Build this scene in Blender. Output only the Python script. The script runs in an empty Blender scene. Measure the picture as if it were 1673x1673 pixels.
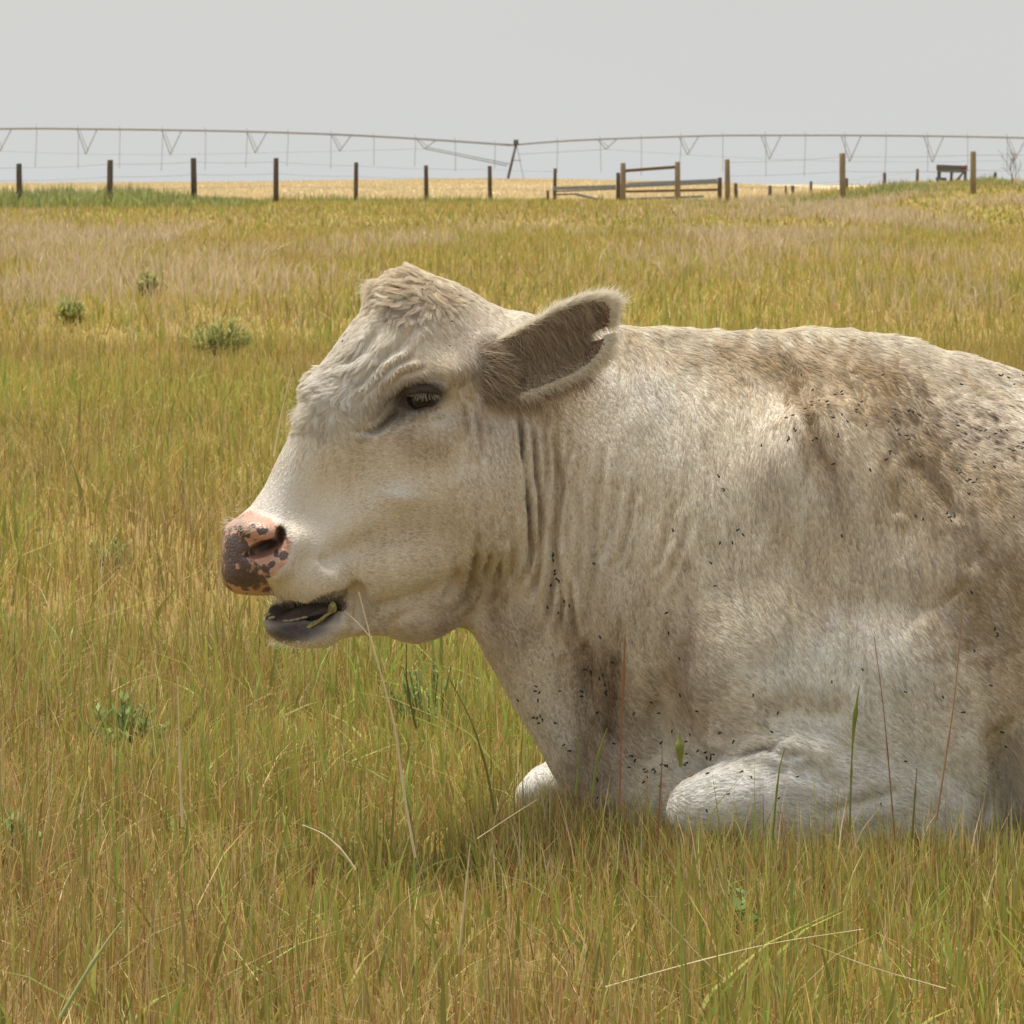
import bpy, math, random
import numpy as np
from mathutils import Vector
from mathutils.kdtree import KDTree

rng = np.random.default_rng(7)
random.seed(7)
scene = bpy.context.scene
COL = scene.collection

# ------------------------------------------------------------------ camera, sky, sun, exposure
HC = 1.02            # camera height (m)
F = 6480.0           # focal length in photo pixels
CX, HOR = 836.5, 295.0
cam_d = bpy.data.cameras.new('camera')
cam = bpy.data.objects.new('camera', cam_d)
COL.objects.link(cam)
cam.location = (0, 0, HC)
cam.rotation_euler = (math.radians(90), 0, 0)
cam_d.sensor_width = 36
cam_d.lens = 36 * F / 1673
cam_d.shift_y = -(836.5 - HOR) / 1673
cam_d.clip_start = 0.1
cam_d.clip_end = 6000
cam_d.dof.use_dof = True
cam_d.dof.focus_distance = 5.75
cam_d.dof.aperture_fstop = 42
scene.camera = cam

SUN_EL, SUN_AZ = math.radians(75), math.radians(-40)   # azimuth from +Y towards +X
world = bpy.data.worlds.new('World')
scene.world = world
world.use_nodes = True
wn, wl = world.node_tree.nodes, world.node_tree.links
wn.clear()
wo = wn.new('ShaderNodeOutputWorld')
sky = wn.new('ShaderNodeTexSky')
sky.sky_type = 'NISHITA'
sky.sun_disc = False
sky.sun_elevation = SUN_EL
sky.sun_rotation = SUN_AZ
bg1 = wn.new('ShaderNodeBackground'); bg1.inputs[1].default_value = 0.10
wl.new(sky.outputs[0], bg1.inputs[0])
tc = wn.new('ShaderNodeTexCoord')
sep = wn.new('ShaderNodeSeparateXYZ')
wl.new(tc.outputs['Generated'], sep.inputs[0])
ramp = wn.new('ShaderNodeValToRGB')
ramp.color_ramp.elements[0].position = 0.0
ramp.color_ramp.elements[0].color = (0.605, 0.62, 0.622, 1)
ramp.color_ramp.elements[1].position = 1.0
ramp.color_ramp.elements[1].color = (0.60, 0.61, 0.62, 1)
e = ramp.color_ramp.elements.new(0.012); e.color = (0.605, 0.615, 0.608, 1)
e = ramp.color_ramp.elements.new(0.05); e.color = (0.60, 0.602, 0.585, 1)
e = ramp.color_ramp.elements.new(0.3); e.color = (0.62, 0.625, 0.615, 1)
wl.new(sep.outputs[2], ramp.inputs[0])
bg2 = wn.new('ShaderNodeBackground'); bg2.inputs[1].default_value = 1.10
wm_ = wn.new('ShaderNodeMapping'); wm_.inputs['Scale'].default_value = (3, 3, 9); wl.new(tc.outputs['Generated'], wm_.inputs[0])
wnz = wn.new('ShaderNodeTexNoise'); wnz.inputs['Scale'].default_value = 1.3; wnz.inputs['Detail'].default_value = 3; wl.new(wm_.outputs[0], wnz.inputs[0])
wmr = wn.new('ShaderNodeMapRange'); wmr.inputs[3].default_value = 0.955; wmr.inputs[4].default_value = 1.045; wl.new(wnz.outputs[0], wmr.inputs[0])
wmul = wn.new('ShaderNodeVectorMath'); wmul.operation = 'SCALE'; wl.new(ramp.outputs[0], wmul.inputs[0]); wl.new(wmr.outputs[0], wmul.inputs['Scale'])
wl.new(wmul.outputs[0], bg2.inputs[0])
mixw = wn.new('ShaderNodeMixShader'); mixw.inputs[0].default_value = 0.92
wl.new(bg1.outputs[0], mixw.inputs[1]); wl.new(bg2.outputs[0], mixw.inputs[2])
wl.new(mixw.outputs[0], wo.inputs[0])

sun_d = bpy.data.lights.new('sun', 'SUN')
sun_d.energy = 4.6
sun_d.angle = math.radians(20)
sun_d.color = (1.0, 0.94, 0.84)
sun = bpy.data.objects.new('sun', sun_d)
COL.objects.link(sun)
sdir = Vector((math.sin(SUN_AZ) * math.cos(SUN_EL), math.cos(SUN_AZ) * math.cos(SUN_EL), math.sin(SUN_EL)))
sun.rotation_euler = sdir.to_track_quat('Z', 'Y').to_euler()
sun.location = (0, 0, 20)

scene.view_settings.view_transform = 'Standard'
scene.view_settings.look = 'None'
scene.view_settings.gamma = 1
scene.view_settings.exposure = 0.0
scene.render.film_transparent = False
scene.cycles.max_bounces = 6
scene.cycles.diffuse_bounces = 4
scene.cycles.glossy_bounces = 2
scene.cycles.transmission_bounces = 3
scene.cycles.transparent_max_bounces = 6

# ------------------------------------------------------------------ small helpers
def tag(o, label=None, cat=None, group=None, kind=None):
    if label: o['label'] = label
    if cat: o['category'] = cat
    if group: o['group'] = group
    if kind: o['kind'] = kind
    return o

def link(o, parent=None):
    COL.objects.link(o)
    if parent is not None:
        o.parent = parent
    return o

def empty(name, loc=(0, 0, 0), label=None, cat=None, group=None):
    o = bpy.data.objects.new(name, None)
    o.location = loc
    o.empty_display_size = 0.1
    return tag(link(o), label, cat, group)

def mesh_np(name, v, f, mat=None, parent=None, attrs=None, smooth=True, loc=None):
    """v (N,3), f list/array of faces (all of one size) or a list of such arrays"""
    me = bpy.data.meshes.new(name)
    v = np.asarray(v, dtype=np.float32)
    fl = f if isinstance(f, list) and len(f) and isinstance(f[0], np.ndarray) else [np.asarray(f)]
    me.vertices.add(len(v)); me.vertices.foreach_set('co', v.ravel())
    nl = sum(a.size for a in fl); nf = sum(len(a) for a in fl)
    me.loops.add(nl); me.polygons.add(nf)
    me.loops.foreach_set('vertex_index', np.concatenate([a.ravel() for a in fl]).astype(np.int32))
    sizes = np.concatenate([np.full(len(a), a.shape[1]) for a in fl])
    starts = np.concatenate([[0], np.cumsum(sizes)[:-1]]).astype(np.int32)
    me.polygons.foreach_set('loop_start', starts)
    me.polygons.foreach_set('use_smooth', np.full(nf, smooth))
    me.update(calc_edges=True)
    if attrs:
        for k, a in attrs.items():
            a = np.asarray(a, dtype=np.float32)
            if a.ndim == 2:
                at = me.attributes.new(k, 'FLOAT_COLOR', 'POINT')
                c = np.ones((len(v), 4), np.float32); c[:, :3] = a
                at.data.foreach_set('color', c.ravel())
            else:
                at = me.attributes.new(k, 'FLOAT', 'POINT')
                at.data.foreach_set('value', a)
    if mat: me.materials.append(mat)
    o = bpy.data.objects.new(name, me)
    if loc is not None: o.location = loc
    return link(o, parent)

def smooth01(x):
    x = np.clip(x, 0, 1); return x * x * (3 - 2 * x)

_P = rng.permutation(512)
_G = rng.random(512)
def vnoise(x, y, z=None, seed=0):
    """value noise in -1..1, vectorised"""
    if z is None: z = np.zeros_like(x)
    xi, yi, zi = np.floor(x).astype(int), np.floor(y).astype(int), np.floor(z).astype(int)
    xf, yf, zf = x - xi, y - yi, z - zi
    xf, yf, zf = [t * t * (3 - 2 * t) for t in (xf, yf, zf)]
    def h(a, b, c):
        return _G[_P[(_P[(_P[(a + seed * 37) & 511] + b) & 511] + c) & 511]]
    r = 0
    for dx in (0, 1):
        for dy in (0, 1):
            for dz in (0, 1):
                w = (xf if dx else 1 - xf) * (yf if dy else 1 - yf) * (zf if dz else 1 - zf)
                r = r + w * h(xi + dx, yi + dy, zi + dz)
    return r * 2 - 1

# ------------------------------------------------------------------ materials
def new_mat(name):
    m = bpy.data.materials.new(name); m.use_nodes = True
    m.node_tree.nodes.clear()
    return m, m.node_tree.nodes, m.node_tree.links

def simple_mat(name, color, rough=0.7, metal=0.0, noise=0.25, scale=8.0, bump=0.0, stretch=(1, 1, 1), color2=None, spec=0.3):
    m, n, l = new_mat(name)
    out = n.new('ShaderNodeOutputMaterial'); b = n.new('ShaderNodeBsdfPrincipled')
    l.new(b.outputs[0], out.inputs[0])
    b.inputs['Roughness'].default_value = rough
    b.inputs['Metallic'].default_value = metal
    b.inputs['Specular IOR Level'].default_value = spec
    t = n.new('ShaderNodeTexCoord'); mp = n.new('ShaderNodeMapping')
    mp.inputs['Scale'].default_value = stretch
    l.new(t.outputs['Object'], mp.inputs[0])
    no = n.new('ShaderNodeTexNoise'); no.inputs['Scale'].default_value = scale; no.inputs['Detail'].default_value = 6
    l.new(mp.outputs[0], no.inputs[0])
    r = n.new('ShaderNodeValToRGB')
    c2 = color2 or tuple(c * (1 - noise) for c in color)
    r.color_ramp.elements[0].position = 0.3; r.color_ramp.elements[0].color = (*c2, 1)
    r.color_ramp.elements[1].position = 0.7; r.color_ramp.elements[1].color = (*color, 1)
    l.new(no.outputs[0], r.inputs[0]); l.new(r.outputs[0], b.inputs['Base Color'])
    if bump:
        bp = n.new('ShaderNodeBump'); bp.inputs['Strength'].default_value = bump; bp.inputs['Distance'].default_value = 0.01
        l.new(no.outputs[0], bp.inputs['Height']); l.new(bp.outputs[0], b.inputs['Normal'])
    return m

def attr_mat(name, attr, rough=0.8, translucent=0.0, spec=0.2, gain=1.0):
    m, n, l = new_mat(name)
    out = n.new('ShaderNodeOutputMaterial'); b = n.new('ShaderNodeBsdfPrincipled')
    a = n.new('ShaderNodeAttribute'); a.attribute_name = attr
    b.inputs['Roughness'].default_value = rough
    b.inputs['Specular IOR Level'].default_value = spec
    l.new(a.outputs['Color'], b.inputs['Base Color'])
    if translucent:
        t = n.new('ShaderNodeBsdfTranslucent'); l.new(a.outputs['Color'], t.inputs[0])
        mx = n.new('ShaderNodeMixShader'); mx.inputs[0].default_value = translucent
        l.new(b.outputs[0], mx.inputs[1]); l.new(t.outputs[0], mx.inputs[2]); l.new(mx.outputs[0], out.inputs[0])
    else:
        l.new(b.outputs[0], out.inputs[0])
    return m

M_grass = attr_mat('grass_blades', 'tint', 0.6, 0.35, 0.25)
M_stalk = attr_mat('dry_stalk', 'tint', 0.6, 0.15, 0.25)
M_old_wood = simple_mat('weathered_post_wood', (0.17, 0.13, 0.10), 0.85, noise=0.6, scale=14, bump=0.4, stretch=(1, 1, 0.15))
M_new_wood = simple_mat('tan_timber', (0.34, 0.26, 0.165), 0.8, noise=0.35, scale=12, bump=0.4, stretch=(1, 1, 0.15))
M_plank = simple_mat('brown_plank', (0.26, 0.165, 0.10), 0.8, noise=0.4, scale=10, bump=0.3, stretch=(0.15, 1, 1))
M_board = simple_mat('grey_board', (0.17, 0.165, 0.165), 0.85, noise=0.4, scale=10, bump=0.3, stretch=(0.15, 1, 1))
M_galv = simple_mat('galvanised_steel', (0.30, 0.31, 0.33), 0.6, metal=0.0, noise=0.2, scale=3)
M_rail = simple_mat('grey_painted_rail', (0.33, 0.34, 0.36), 0.5, metal=0.2, noise=0.25, scale=6)
M_wire = simple_mat('fence_wire', (0.30, 0.30, 0.30), 0.5, metal=0.5, noise=0.2)
M_red = simple_mat('rusty_red_paint', (0.28, 0.05, 0.04), 0.7, noise=0.3)

# ------------------------------------------------------------------ the ground
def crest(ax):
    """height of the far crest against x/Y angle, so the field top dips and swells"""
    px = CX + ax * F
    return np.interp(px, [-2500, 0, 250, 450, 750, 900, 1250, 1400, 4000],
                     [0.55, 0.66, 0.72, 0.82, 1.06, 1.05, 0.62, 0.60, 0.6])

def ground_z(x, y):
    x = np.asarray(x, float); y = np.asarray(y, float)
    z = 0.20 * smooth01((y - 10) / 100)
    ax = x / np.maximum(y, 5)
    z = z + 0.10 * smooth01((y - 60) / 50) * smooth01((x + 14) / 8) * (1 - smooth01((y - 118) / 30))
    hill = 0.66 * smooth01((x - 6.8) / 7.0) * smooth01((y - 72) / 50) * (1 - smooth01((y - 130) / 32))
    far = np.where(y > 155, (crest(ax) - 0.2) * smooth01((y - 150) / 215) , 0)
    fall = -9.0 * smooth01((y - 385) / 700)
    z = z + hill + far * (1 - smooth01((y - 420) / 300)) + fall
    z = z + 0.015 * vnoise(x * 0.8, y * 0.5, seed=3) * smooth01((y - 7) / 6) + 0.035 * vnoise(x * 0.16, y * 0.06, seed=5) * smooth01((y - 14) / 20)
    return z

def wpt(px, py, Y):
    """world point seen at photo pixel (px, py) at distance Y"""
    return np.array([(px - CX) / F * Y, Y, HC - (py - HOR) / F * Y])

def ground_at(px, py):
    ys = np.geomspace(4, 400, 3000)
    xs = (px - CX) / F * ys
    g = HC - (py - HOR) / F * ys - ground_z(xs, ys)
    i = np.argmax(g < 0)
    Y = ys[i]
    return np.array([(px - CX) / F * Y, Y, float(ground_z(xs[i], Y))])

gy = np.concatenate([np.linspace(-400, 0, 9)[:-1], np.arange(0, 12, 0.25), np.geomspace(12, 130, 110), np.linspace(132, 460, 110), np.geomspace(470, 4000, 24)])
gx = np.concatenate([-np.geomspace(3000, 26, 22), np.linspace(-25, 25, 140), np.geomspace(26, 3000, 22)])
GX, GY = np.meshgrid(gx, gy)
GZ = ground_z(GX, GY)
nx, ny = len(gx), len(gy)
idx = np.arange(nx * ny).reshape(ny, nx)
gf = np.stack([idx[:-1, :-1], idx[:-1, 1:], idx[1:, 1:], idx[1:, :-1]], -1).reshape(-1, 4)

m, n, l = new_mat('pasture_ground')
out = n.new('ShaderNodeOutputMaterial'); b = n.new('ShaderNodeBsdfPrincipled'); l.new(b.outputs[0], out.inputs[0])
b.inputs['Roughness'].default_value = 0.95; b.inputs['Specular IOR Level'].default_value = 0.1
g = n.new('ShaderNodeNewGeometry'); sp = n.new('ShaderNodeSeparateXYZ'); l.new(g.outputs['Position'], sp.inputs[0])
# colour of what grows, by distance band of the field (pasture, then stubble)
mr = n.new('ShaderNodeMapRange'); mr.inputs[1].default_value = 0; mr.inputs[2].default_value = 200
l.new(sp.outputs[1], mr.inputs[0])
rp = n.new('ShaderNodeValToRGB'); l.new(mr.outputs[0], rp.inputs[0])
els = [(0.0, (0.24, 0.17, 0.07)), (0.06, (0.30, 0.22, 0.075)), (0.2, (0.34, 0.26, 0.085)), (0.72, (0.34, 0.27, 0.10)), (0.80, (0.60, 0.49, 0.30)), (1.0, (0.64, 0.53, 0.33))]
rp.color_ramp.elements[0].position = els[0][0]; rp.color_ramp.elements[0].color = (*els[0][1], 1)
rp.color_ramp.elements[1].position = els[-1][0]; rp.color_ramp.elements[1].color = (*els[-1][1], 1)
for p_, c_ in els[1:-1]:
    ee = rp.color_ramp.elements.new(p_); ee.color = (*c_, 1)
mpn = n.new('ShaderNodeMapping'); mpn.inputs['Scale'].default_value = (0.6, 0.10, 0.6); l.new(g.outputs['Position'], mpn.inputs[0])
n1 = n.new('ShaderNodeTexNoise'); n1.inputs['Scale'].default_value = 1.0; n1.inputs['Detail'].default_value = 9; l.new(mpn.outputs[0], n1.inputs[0])
hs = n.new('ShaderNodeMix'); hs.data_type = 'RGBA'; hs.blend_type = 'MULTIPLY'; hs.inputs[0].default_value = 1
r2 = n.new('ShaderNodeValToRGB'); r2.color_ramp.elements[0].position = 0.3; r2.color_ramp.elements[0].color = (0.72, 0.74, 0.62, 1)
r2.color_ramp.elements[1].position = 0.7; r2.color_ramp.elements[1].color = (1.15, 1.1, 1.1, 1)
l.new(n1.outputs[0], r2.inputs[0]); l.new(rp.outputs[0], hs.inputs[6]); l.new(r2.outputs[0], hs.inputs[7])
l.new(hs.outputs[2], b.inputs['Base Color'])
M_ground = m
o = mesh_np('ground', np.stack([GX, GY, GZ], -1).reshape(-1, 3), gf, M_ground)
tag(o, 'rolling dry pasture ground running back to a golden stubble field', 'ground', kind='structure')

# ------------------------------------------------------------------ the cow: solid field in model units (1080 units = 1 m)
S = 1080.0
def to_world(p):
    p = np.asarray(p, float)
    return np.stack([(p[..., 0] - CX) / S, 6.0 + p[..., 2] / S, HC - (p[..., 1] - HOR) / S], -1)

def mdl(px, py, w):
    """model coordinates of the point seen at photo pixel px,py when it lies w units behind the cow's mid plane"""
    k = 1 + np.asarray(w, float) / F
    return CX + (np.asarray(px, float) - CX) * k, HOR + (np.asarray(py, float) - HOR) * k

def axis(a, segs):
    o_ = [a]
    for end, st in segs:
        while o_[-1] < end: o_.append(o_[-1] + st)
    return np.array(o_, dtype=np.float32)

U = axis(328, [(1740, 4), (1800, 8), (3080, 22)])
V = axis(412, [(1450, 4)])
W = axis(-452, [(-20, 4), (452, 11)])
NU, NV, NW = len(U), len(V), len(W)
U2, V2 = np.meshgrid(U, V, indexing='ij')
FIELD = np.full((NU, NV, NW), 1e3, np.float32)

def wmid(u):
    """depth of the animal's mid plane: the head is turned a little towards the camera"""
    return np.interp(u, [330, 600, 760, 860, 950, 1200, 1700, 3000], [-176, -96, -48, -22, -8, 0, 10, 120])

def poly_sd(U2, V2, poly):
    P = np.asarray(poly, float); Q = np.roll(P, -1, 0)
    d2 = np.full(U2.shape, 1e12); inside = np.zeros(U2.shape, bool)
    for (ax, ay), (bx, by) in zip(P, Q):
        ex, ey = bx - ax, by - ay
        t = np.clip(((U2 - ax) * ex + (V2 - ay) * ey) / (ex * ex + ey * ey + 1e-9), 0, 1)
        d2 = np.minimum(d2, (U2 - ax - t * ex) ** 2 + (V2 - ay - t * ey) ** 2)
        c = ((ay > V2) != (by > V2)) & (U2 < ex * (V2 - ay) / (ey + 1e-12) + ax)
        inside ^= c
    d = np.sqrt(d2)
    return np.where(inside, d, -d)

def tps(ctrl, cols, U2, V2, lam=40.0):
    c = np.asarray(ctrl, float); X = c[:, :2] / 100.0
    def phi(r2): return 0.5 * r2 * np.log(r2 + 1e-9)
    n_ = len(X)
    K = phi(((X[:, None] - X[None]) ** 2).sum(-1)) + np.eye(n_) * lam / 1000
    A = np.zeros((n_ + 3, n_ + 3)); A[:n_, :n_] = K
    Pm = np.c_[np.ones(n_), X]; A[:n_, n_:] = Pm; A[n_:, :n_] = Pm.T
    outs = []
    for col in cols:
        w_ = np.linalg.solve(A, np.r_[c[:, col], 0, 0, 0])
        u_, v_ = U2 / 100.0, V2 / 100.0
        r_ = w_[n_] + w_[n_ + 1] * u_ + w_[n_ + 2] * v_
        for i in range(n_):
            r_ = r_ + w_[i] * phi((u_ - X[i, 0]) ** 2 + (v_ - X[i, 1]) ** 2)
        outs.append(r_)
    return outs

def blur2(a, k):
    for _ in range(k):
        b_ = a.copy()
        b_[1:-1, 1:-1] = (a[1:-1, 1:-1] * 4 + a[:-2, 1:-1] * 2 + a[2:, 1:-1] * 2 + a[1:-1, :-2] * 2 + a[1:-1, 2:] * 2
                          + a[:-2, :-2] + a[2:, 2:] + a[2:, :-2] + a[:-2, 2:]) / 16
        a = b_
    return a

def smin(a, b_, k):
    h = np.clip(0.5 + 0.5 * (b_ - a) / k, 0, 1)
    return b_ * (1 - h) + a * h - k * h * (1 - h)

def add_piece(outline, ctrl, k, wm=None, tmin=15, tmax=430, blur=5, near_only=False):
    """a solid given by its side outline, with half thickness and edge rounding set at control points.
    outline: photo pixels; ctrl rows: px, py, half thickness, rounding radius"""
    wm_f = wm if wm is not None else wmid
    op = []
    for px, py in outline:
        w0 = float(wm_f(px)); op.append(mdl(px, py, w0))
    op = [(float(a), float(b_)) for a, b_ in op]
    cc = []
    for px, py, T, R in ctrl:
        w0 = float(wm_f(px)) - T
        mu, mv = mdl(px, py, w0); cc.append((float(mu), float(mv), T, R))
    us = [p[0] for p in op]; vs = [p[1] for p in op]
    i0, i1 = np.searchsorted(U, min(us) - 60), np.searchsorted(U, max(us) + 60)
    j0, j1 = np.searchsorted(V, min(vs) - 60), np.searchsorted(V, max(vs) + 60)
    u2, v2 = U2[i0:i1, j0:j1], V2[i0:i1, j0:j1]
    d = poly_sd(u2, v2, op)
    T, R = tps(cc, (2, 3), u2, v2)
    T = np.clip(T, tmin, tmax); R = np.clip(R, 15, 260)
    q = np.maximum(1 - d / R, 0)
    q = np.where(q < 0.97, blur2(q, blur), q)
    wmm = wm_f(u2)
    for jj in range(0, NW):
        w = W[jj]
        p = (w - wmm) / T
        g_ = np.sqrt(p * p + q * q)
        sc = np.minimum(T, R)
        # distance-like scale
        gr = np.sqrt((p / T) ** 2 + (q / R) ** 2) / np.maximum(g_, 1e-3)
        f_ = ((g_ - 1) / np.maximum(gr, 1 / 200.0)).astype(np.float32)
        blk = FIELD[i0:i1, j0:j1, jj]
        FIELD[i0:i1, j0:j1, jj] = smin(blk, f_, k)

def ell_field(c, r, rot=0.0, pad=60, rotw=0.0):
    """approx distance to an ellipsoid at model point c with radii r, rotated by rot in the side plane"""
    i0, i1 = np.searchsorted(U, c[0] - max(r) - pad), np.searchsorted(U, c[0] + max(r) + pad)
    j0, j1 = np.searchsorted(V, c[1] - max(r) - pad), np.searchsorted(V, c[1] + max(r) + pad)
    k0, k1 = np.searchsorted(W, c[2] - max(r) - pad), np.searchsorted(W, c[2] + max(r) + pad)
    du = U[i0:i1, None, None] - c[0]; dv = V[None, j0:j1, None] - c[1]; dw = W[None, None, k0:k1] - c[2]
    ca, sa = math.cos(rot), math.sin(rot)
    a = du * ca + dv * sa; b_ = -du * sa + dv * ca
    if rotw:
        cb, sb = math.cos(rotw), math.sin(rotw)
        a, dw = a * cb + dw * sb, -a * sb + dw * cb
    k_ = np.sqrt((a / r[0]) ** 2 + (b_ / r[1]) ** 2 + (dw / r[2]) ** 2)
    k2 = np.sqrt((a / r[0] ** 2) ** 2 + (b_ / r[1] ** 2) ** 2 + (dw / r[2] ** 2) ** 2)
    return (slice(i0, i1), slice(j0, j1), slice(k0, k1)), (k_ * (k_ - 1) / np.maximum(k2, 1e-5)).astype(np.float32)

def add_ell(px, py, w, r, rot=0.0, k=25, rotw=0.0):
    u_, v_ = mdl(px, py, w)
    s_, f_ = ell_field((float(u_), float(v_), w), r, math.radians(rot), rotw=math.radians(rotw))
    FIELD[s_] = smin(FIELD[s_], f_, k)

def cut_ell(px, py, w, r, rot=0.0, k=8, rotw=0.0):
    u_, v_ = mdl(px, py, w)
    s_, f_ = ell_field((float(u_), float(v_), w), r, math.radians(rot), rotw=math.radians(rotw))
    FIELD[s_] = -smin(-FIELD[s_], f_, k)

# torso and neck
torso_outline = [(790, 560), (850, 517), (900, 522), (960, 526), (1030, 531), (1100, 537), (1200, 541), (1300, 537), (1380, 538), (1450, 546),
    (1520, 563), (1590, 585), (1673, 611), (1780, 640), (1950, 655), (2150, 648), (2400, 632), (2600, 640), (2760, 690), (2860, 780),
    (2920, 950), (2920, 1180), (2860, 1420), (2400, 1435), (1500, 1435), (1180, 1435), (1050, 1400), (985, 1336), (945, 1316), (917, 1290),
    (889, 1238), (845, 1163), (800, 1083), (768, 1024), (740, 960), (750, 800), (770, 650)]
torso_ctrl = [(850, 540, 70, 70), (850, 700, 128, 110), (850, 850, 130, 110), (850, 980, 105, 90), (830, 1080, 70, 50), (880, 1150, 72, 50),
    (920, 1260, 70, 45), (960, 1300, 72, 40), (960, 1150, 105, 80), (1000, 545, 45, 60), (1000, 640, 112, 100), (1000, 800, 160, 120), (1000, 980, 155, 120),
    (1050, 1150, 150, 100), (1050, 1290, 120, 60), (1200, 555, 45, 60), (1200, 650, 140, 110), (1200, 800, 215, 140), (1200, 1000, 250, 160),
    (1180, 1150, 235, 140), (1180, 1300, 200, 90), (1330, 900, 262, 150), (1450, 560, 60, 80), (1450, 660, 185, 140), (1450, 820, 262, 160), (1450, 1000, 300, 180),
    (1450, 1200, 300, 160), (1450, 1350, 260, 100), (1600, 1000, 318, 180), (1673, 640, 90, 110), (1673, 760, 245, 170), (1673, 1000, 325, 200), (1673, 1200, 345, 200), (1673, 1350, 310, 120),
    (2000, 690, 120, 150), (2000, 900, 350, 220), (2000, 1150, 405, 240), (2000, 1350, 330, 150), (2400, 680, 130, 150), (2400, 900, 330, 200),
    (2400, 1200, 400, 220), (2750, 800, 170, 150), (2750, 1150, 260, 180), (2850, 1350, 200, 120)]
add_piece(torso_outline, torso_ctrl, 8, blur=8)
# far hip and near folded hind leg, outside the frame
add_ell(2560, 900, -200, (190, 230, 110), 10, 60)
add_ell(2560, 900, 240, (190, 230, 110), 10, 60)
add_ell(2380, 1230, -330, (260, 120, 80), -18, 50)
add_ell(2150, 1360, -350, (170, 42, 45), 0, 30)
add_ell(2380, 1240, 330, (240, 110, 70), -18, 50)

# head
head_outline = [(675, 437), (648, 442), (622, 456), (604, 478), (592, 506), (568, 540), (546, 573), (527, 598), (504, 622), (498, 655), (486, 690),
    (468, 722), (450, 757), (431, 797), (410, 827), (388, 845), (368, 858), (362, 885), (360, 930), (366, 958), (384, 970), (412, 974), (447, 972), (472, 982),
    (500, 987), (530, 984), (552, 965), (568, 952), (575, 990), (572, 1033), (600, 1034), (633, 1034), (652, 1045), (680, 1049), (705, 1041), (728, 1027), (768, 1018), (810, 980),
    (900, 860), (920, 700), (900, 570), (862, 518), (825, 504), (795, 492), (760, 474), (720, 456)]
head_ctrl = [(675, 455, 45, 40), (640, 490, 75, 70), (690, 510, 92, 70), (560, 570, 88, 90), (640, 570, 110, 120), (700, 575, 112, 110), (760, 540, 90, 70), (800, 580, 105, 80),
    (690, 645, 112, 110), (600, 650, 104, 120), (530, 670, 76, 80), (560, 760, 78, 75), (480, 780, 56, 60), (450, 840, 62, 55), (395, 890, 84, 75), (445, 900, 92, 70), (400, 950, 82, 60),
    (500, 900, 88, 60), (530, 950, 80, 40), (620, 860, 92, 70), (655, 808, 104, 70), (700, 720, 108, 100), (760, 650, 112, 100), (780, 800, 128, 100),
    (720, 900, 116, 80), (640, 930, 98, 50), (590, 1000, 64, 35), (640, 1005, 62, 30), (690, 1010, 66, 38), (745, 990, 88, 50), (850, 900, 125, 90), (850, 700, 118, 90), (850, 560, 80, 70)]
add_piece(head_outline, head_ctrl, 26, blur=6)

# lower jaw front
jaw_outline = [(430, 1012), (434, 1034), (458, 1050), (500, 1057), (535, 1056), (556, 1042), (585, 1036), (640, 1036), (640, 950), (585, 945), (560, 948), (545, 962), (500, 975), (458, 976), (440, 990)]
jaw_ctrl = [(440, 1020, 54, 26), (500, 1024, 74, 28), (550, 1010, 76, 30), (620, 1000, 62, 35)]
add_piece(jaw_outline, jaw_ctrl, 10, blur=2)

# near foreleg folded under the chest, knee forward; the far knee shows beyond the brisket
leg_w = lambda u: np.interp(u, [1100, 1250, 1400, 1600], [-262, -262, -236, -240])
leg_outline = [(1104, 1300), (1116, 1280), (1150, 1266), (1200, 1252), (1245, 1228), (1300, 1212), (1400, 1200), (1500, 1205), (1580, 1235), (1612, 1290), (1614, 1340),
    (1600, 1436), (1300, 1436), (1180, 1436), (1120, 1420), (1100, 1360)]
leg_ctrl = [(1130, 1320, 58, 48), (1200, 1320, 72, 60), (1300, 1300, 76, 70), (1400, 1290, 84, 80), (1520, 1280, 84, 90), (1580, 1340, 80, 70)]
add_piece(leg_outline, leg_ctrl, 7, wm=leg_w, blur=4)
add_ell(1178, 1312, -306, (84, 56, 58), -12, 10)
add_ell(1420, 1225, -250, (190, 80, 72), -2, 60)
add_ell(1290, 1246, -276, (84, 34, 44), -14, 16)
far_w = lambda u: np.full(np.shape(u), 150.0)
far_outline = [(836, 1330), (845, 1285), (868, 1258), (900, 1242), (960, 1235), (1150, 1230), (1250, 1300), (1250, 1435), (900, 1435), (842, 1420)]
add_piece(far_outline, [(870, 1300, 45, 40), (1000, 1300, 70, 50), (1150, 1320, 80, 50)], 20, wm=far_w, blur=3)

# relief of the head and body
N = lambda px, dw=0.0: float(wmid(px)) + dw
add_ell(706, 612, N(700) - 92, (62, 22, 34), -6, 36)       # brow ridge
add_ell(690, 648, N(690) - 84, (42, 34, 42), -8, 16)        # lids over the eyeball
add_ell(541, 641, N(545) + 82, (40, 40, 28), 0, 26)         # far orbit
add_ell(712, 715, N(712) - 92, (60, 34, 30), -8, 30)        # swelling below the eye
add_ell(668, 806, N(660) - 86, (46, 16, 26), 0, 22)         # facial tuber
add_ell(640, 925, N(640) - 76, (75, 42, 34), -12, 26)       # cheek behind the mouth corner
add_ell(520, 940, N(520) - 62, (48, 46, 34), -20, 20)       # upper lip pad
add_ell(430, 868, N(430) - 66, (40, 20, 34), 10, 14)        # wing of the nostril, upper
add_ell(450, 925, N(450) - 72, (30, 26, 30), -30, 14)       # below the nostril
add_ell(482, 890, N(482) - 66, (26, 34, 28), 20, 14)        # rear edge of the nostril
add_ell(690, 1015, N(690) - 30, (54, 30, 44), -6, 18)       # pouch below the jaw
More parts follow.
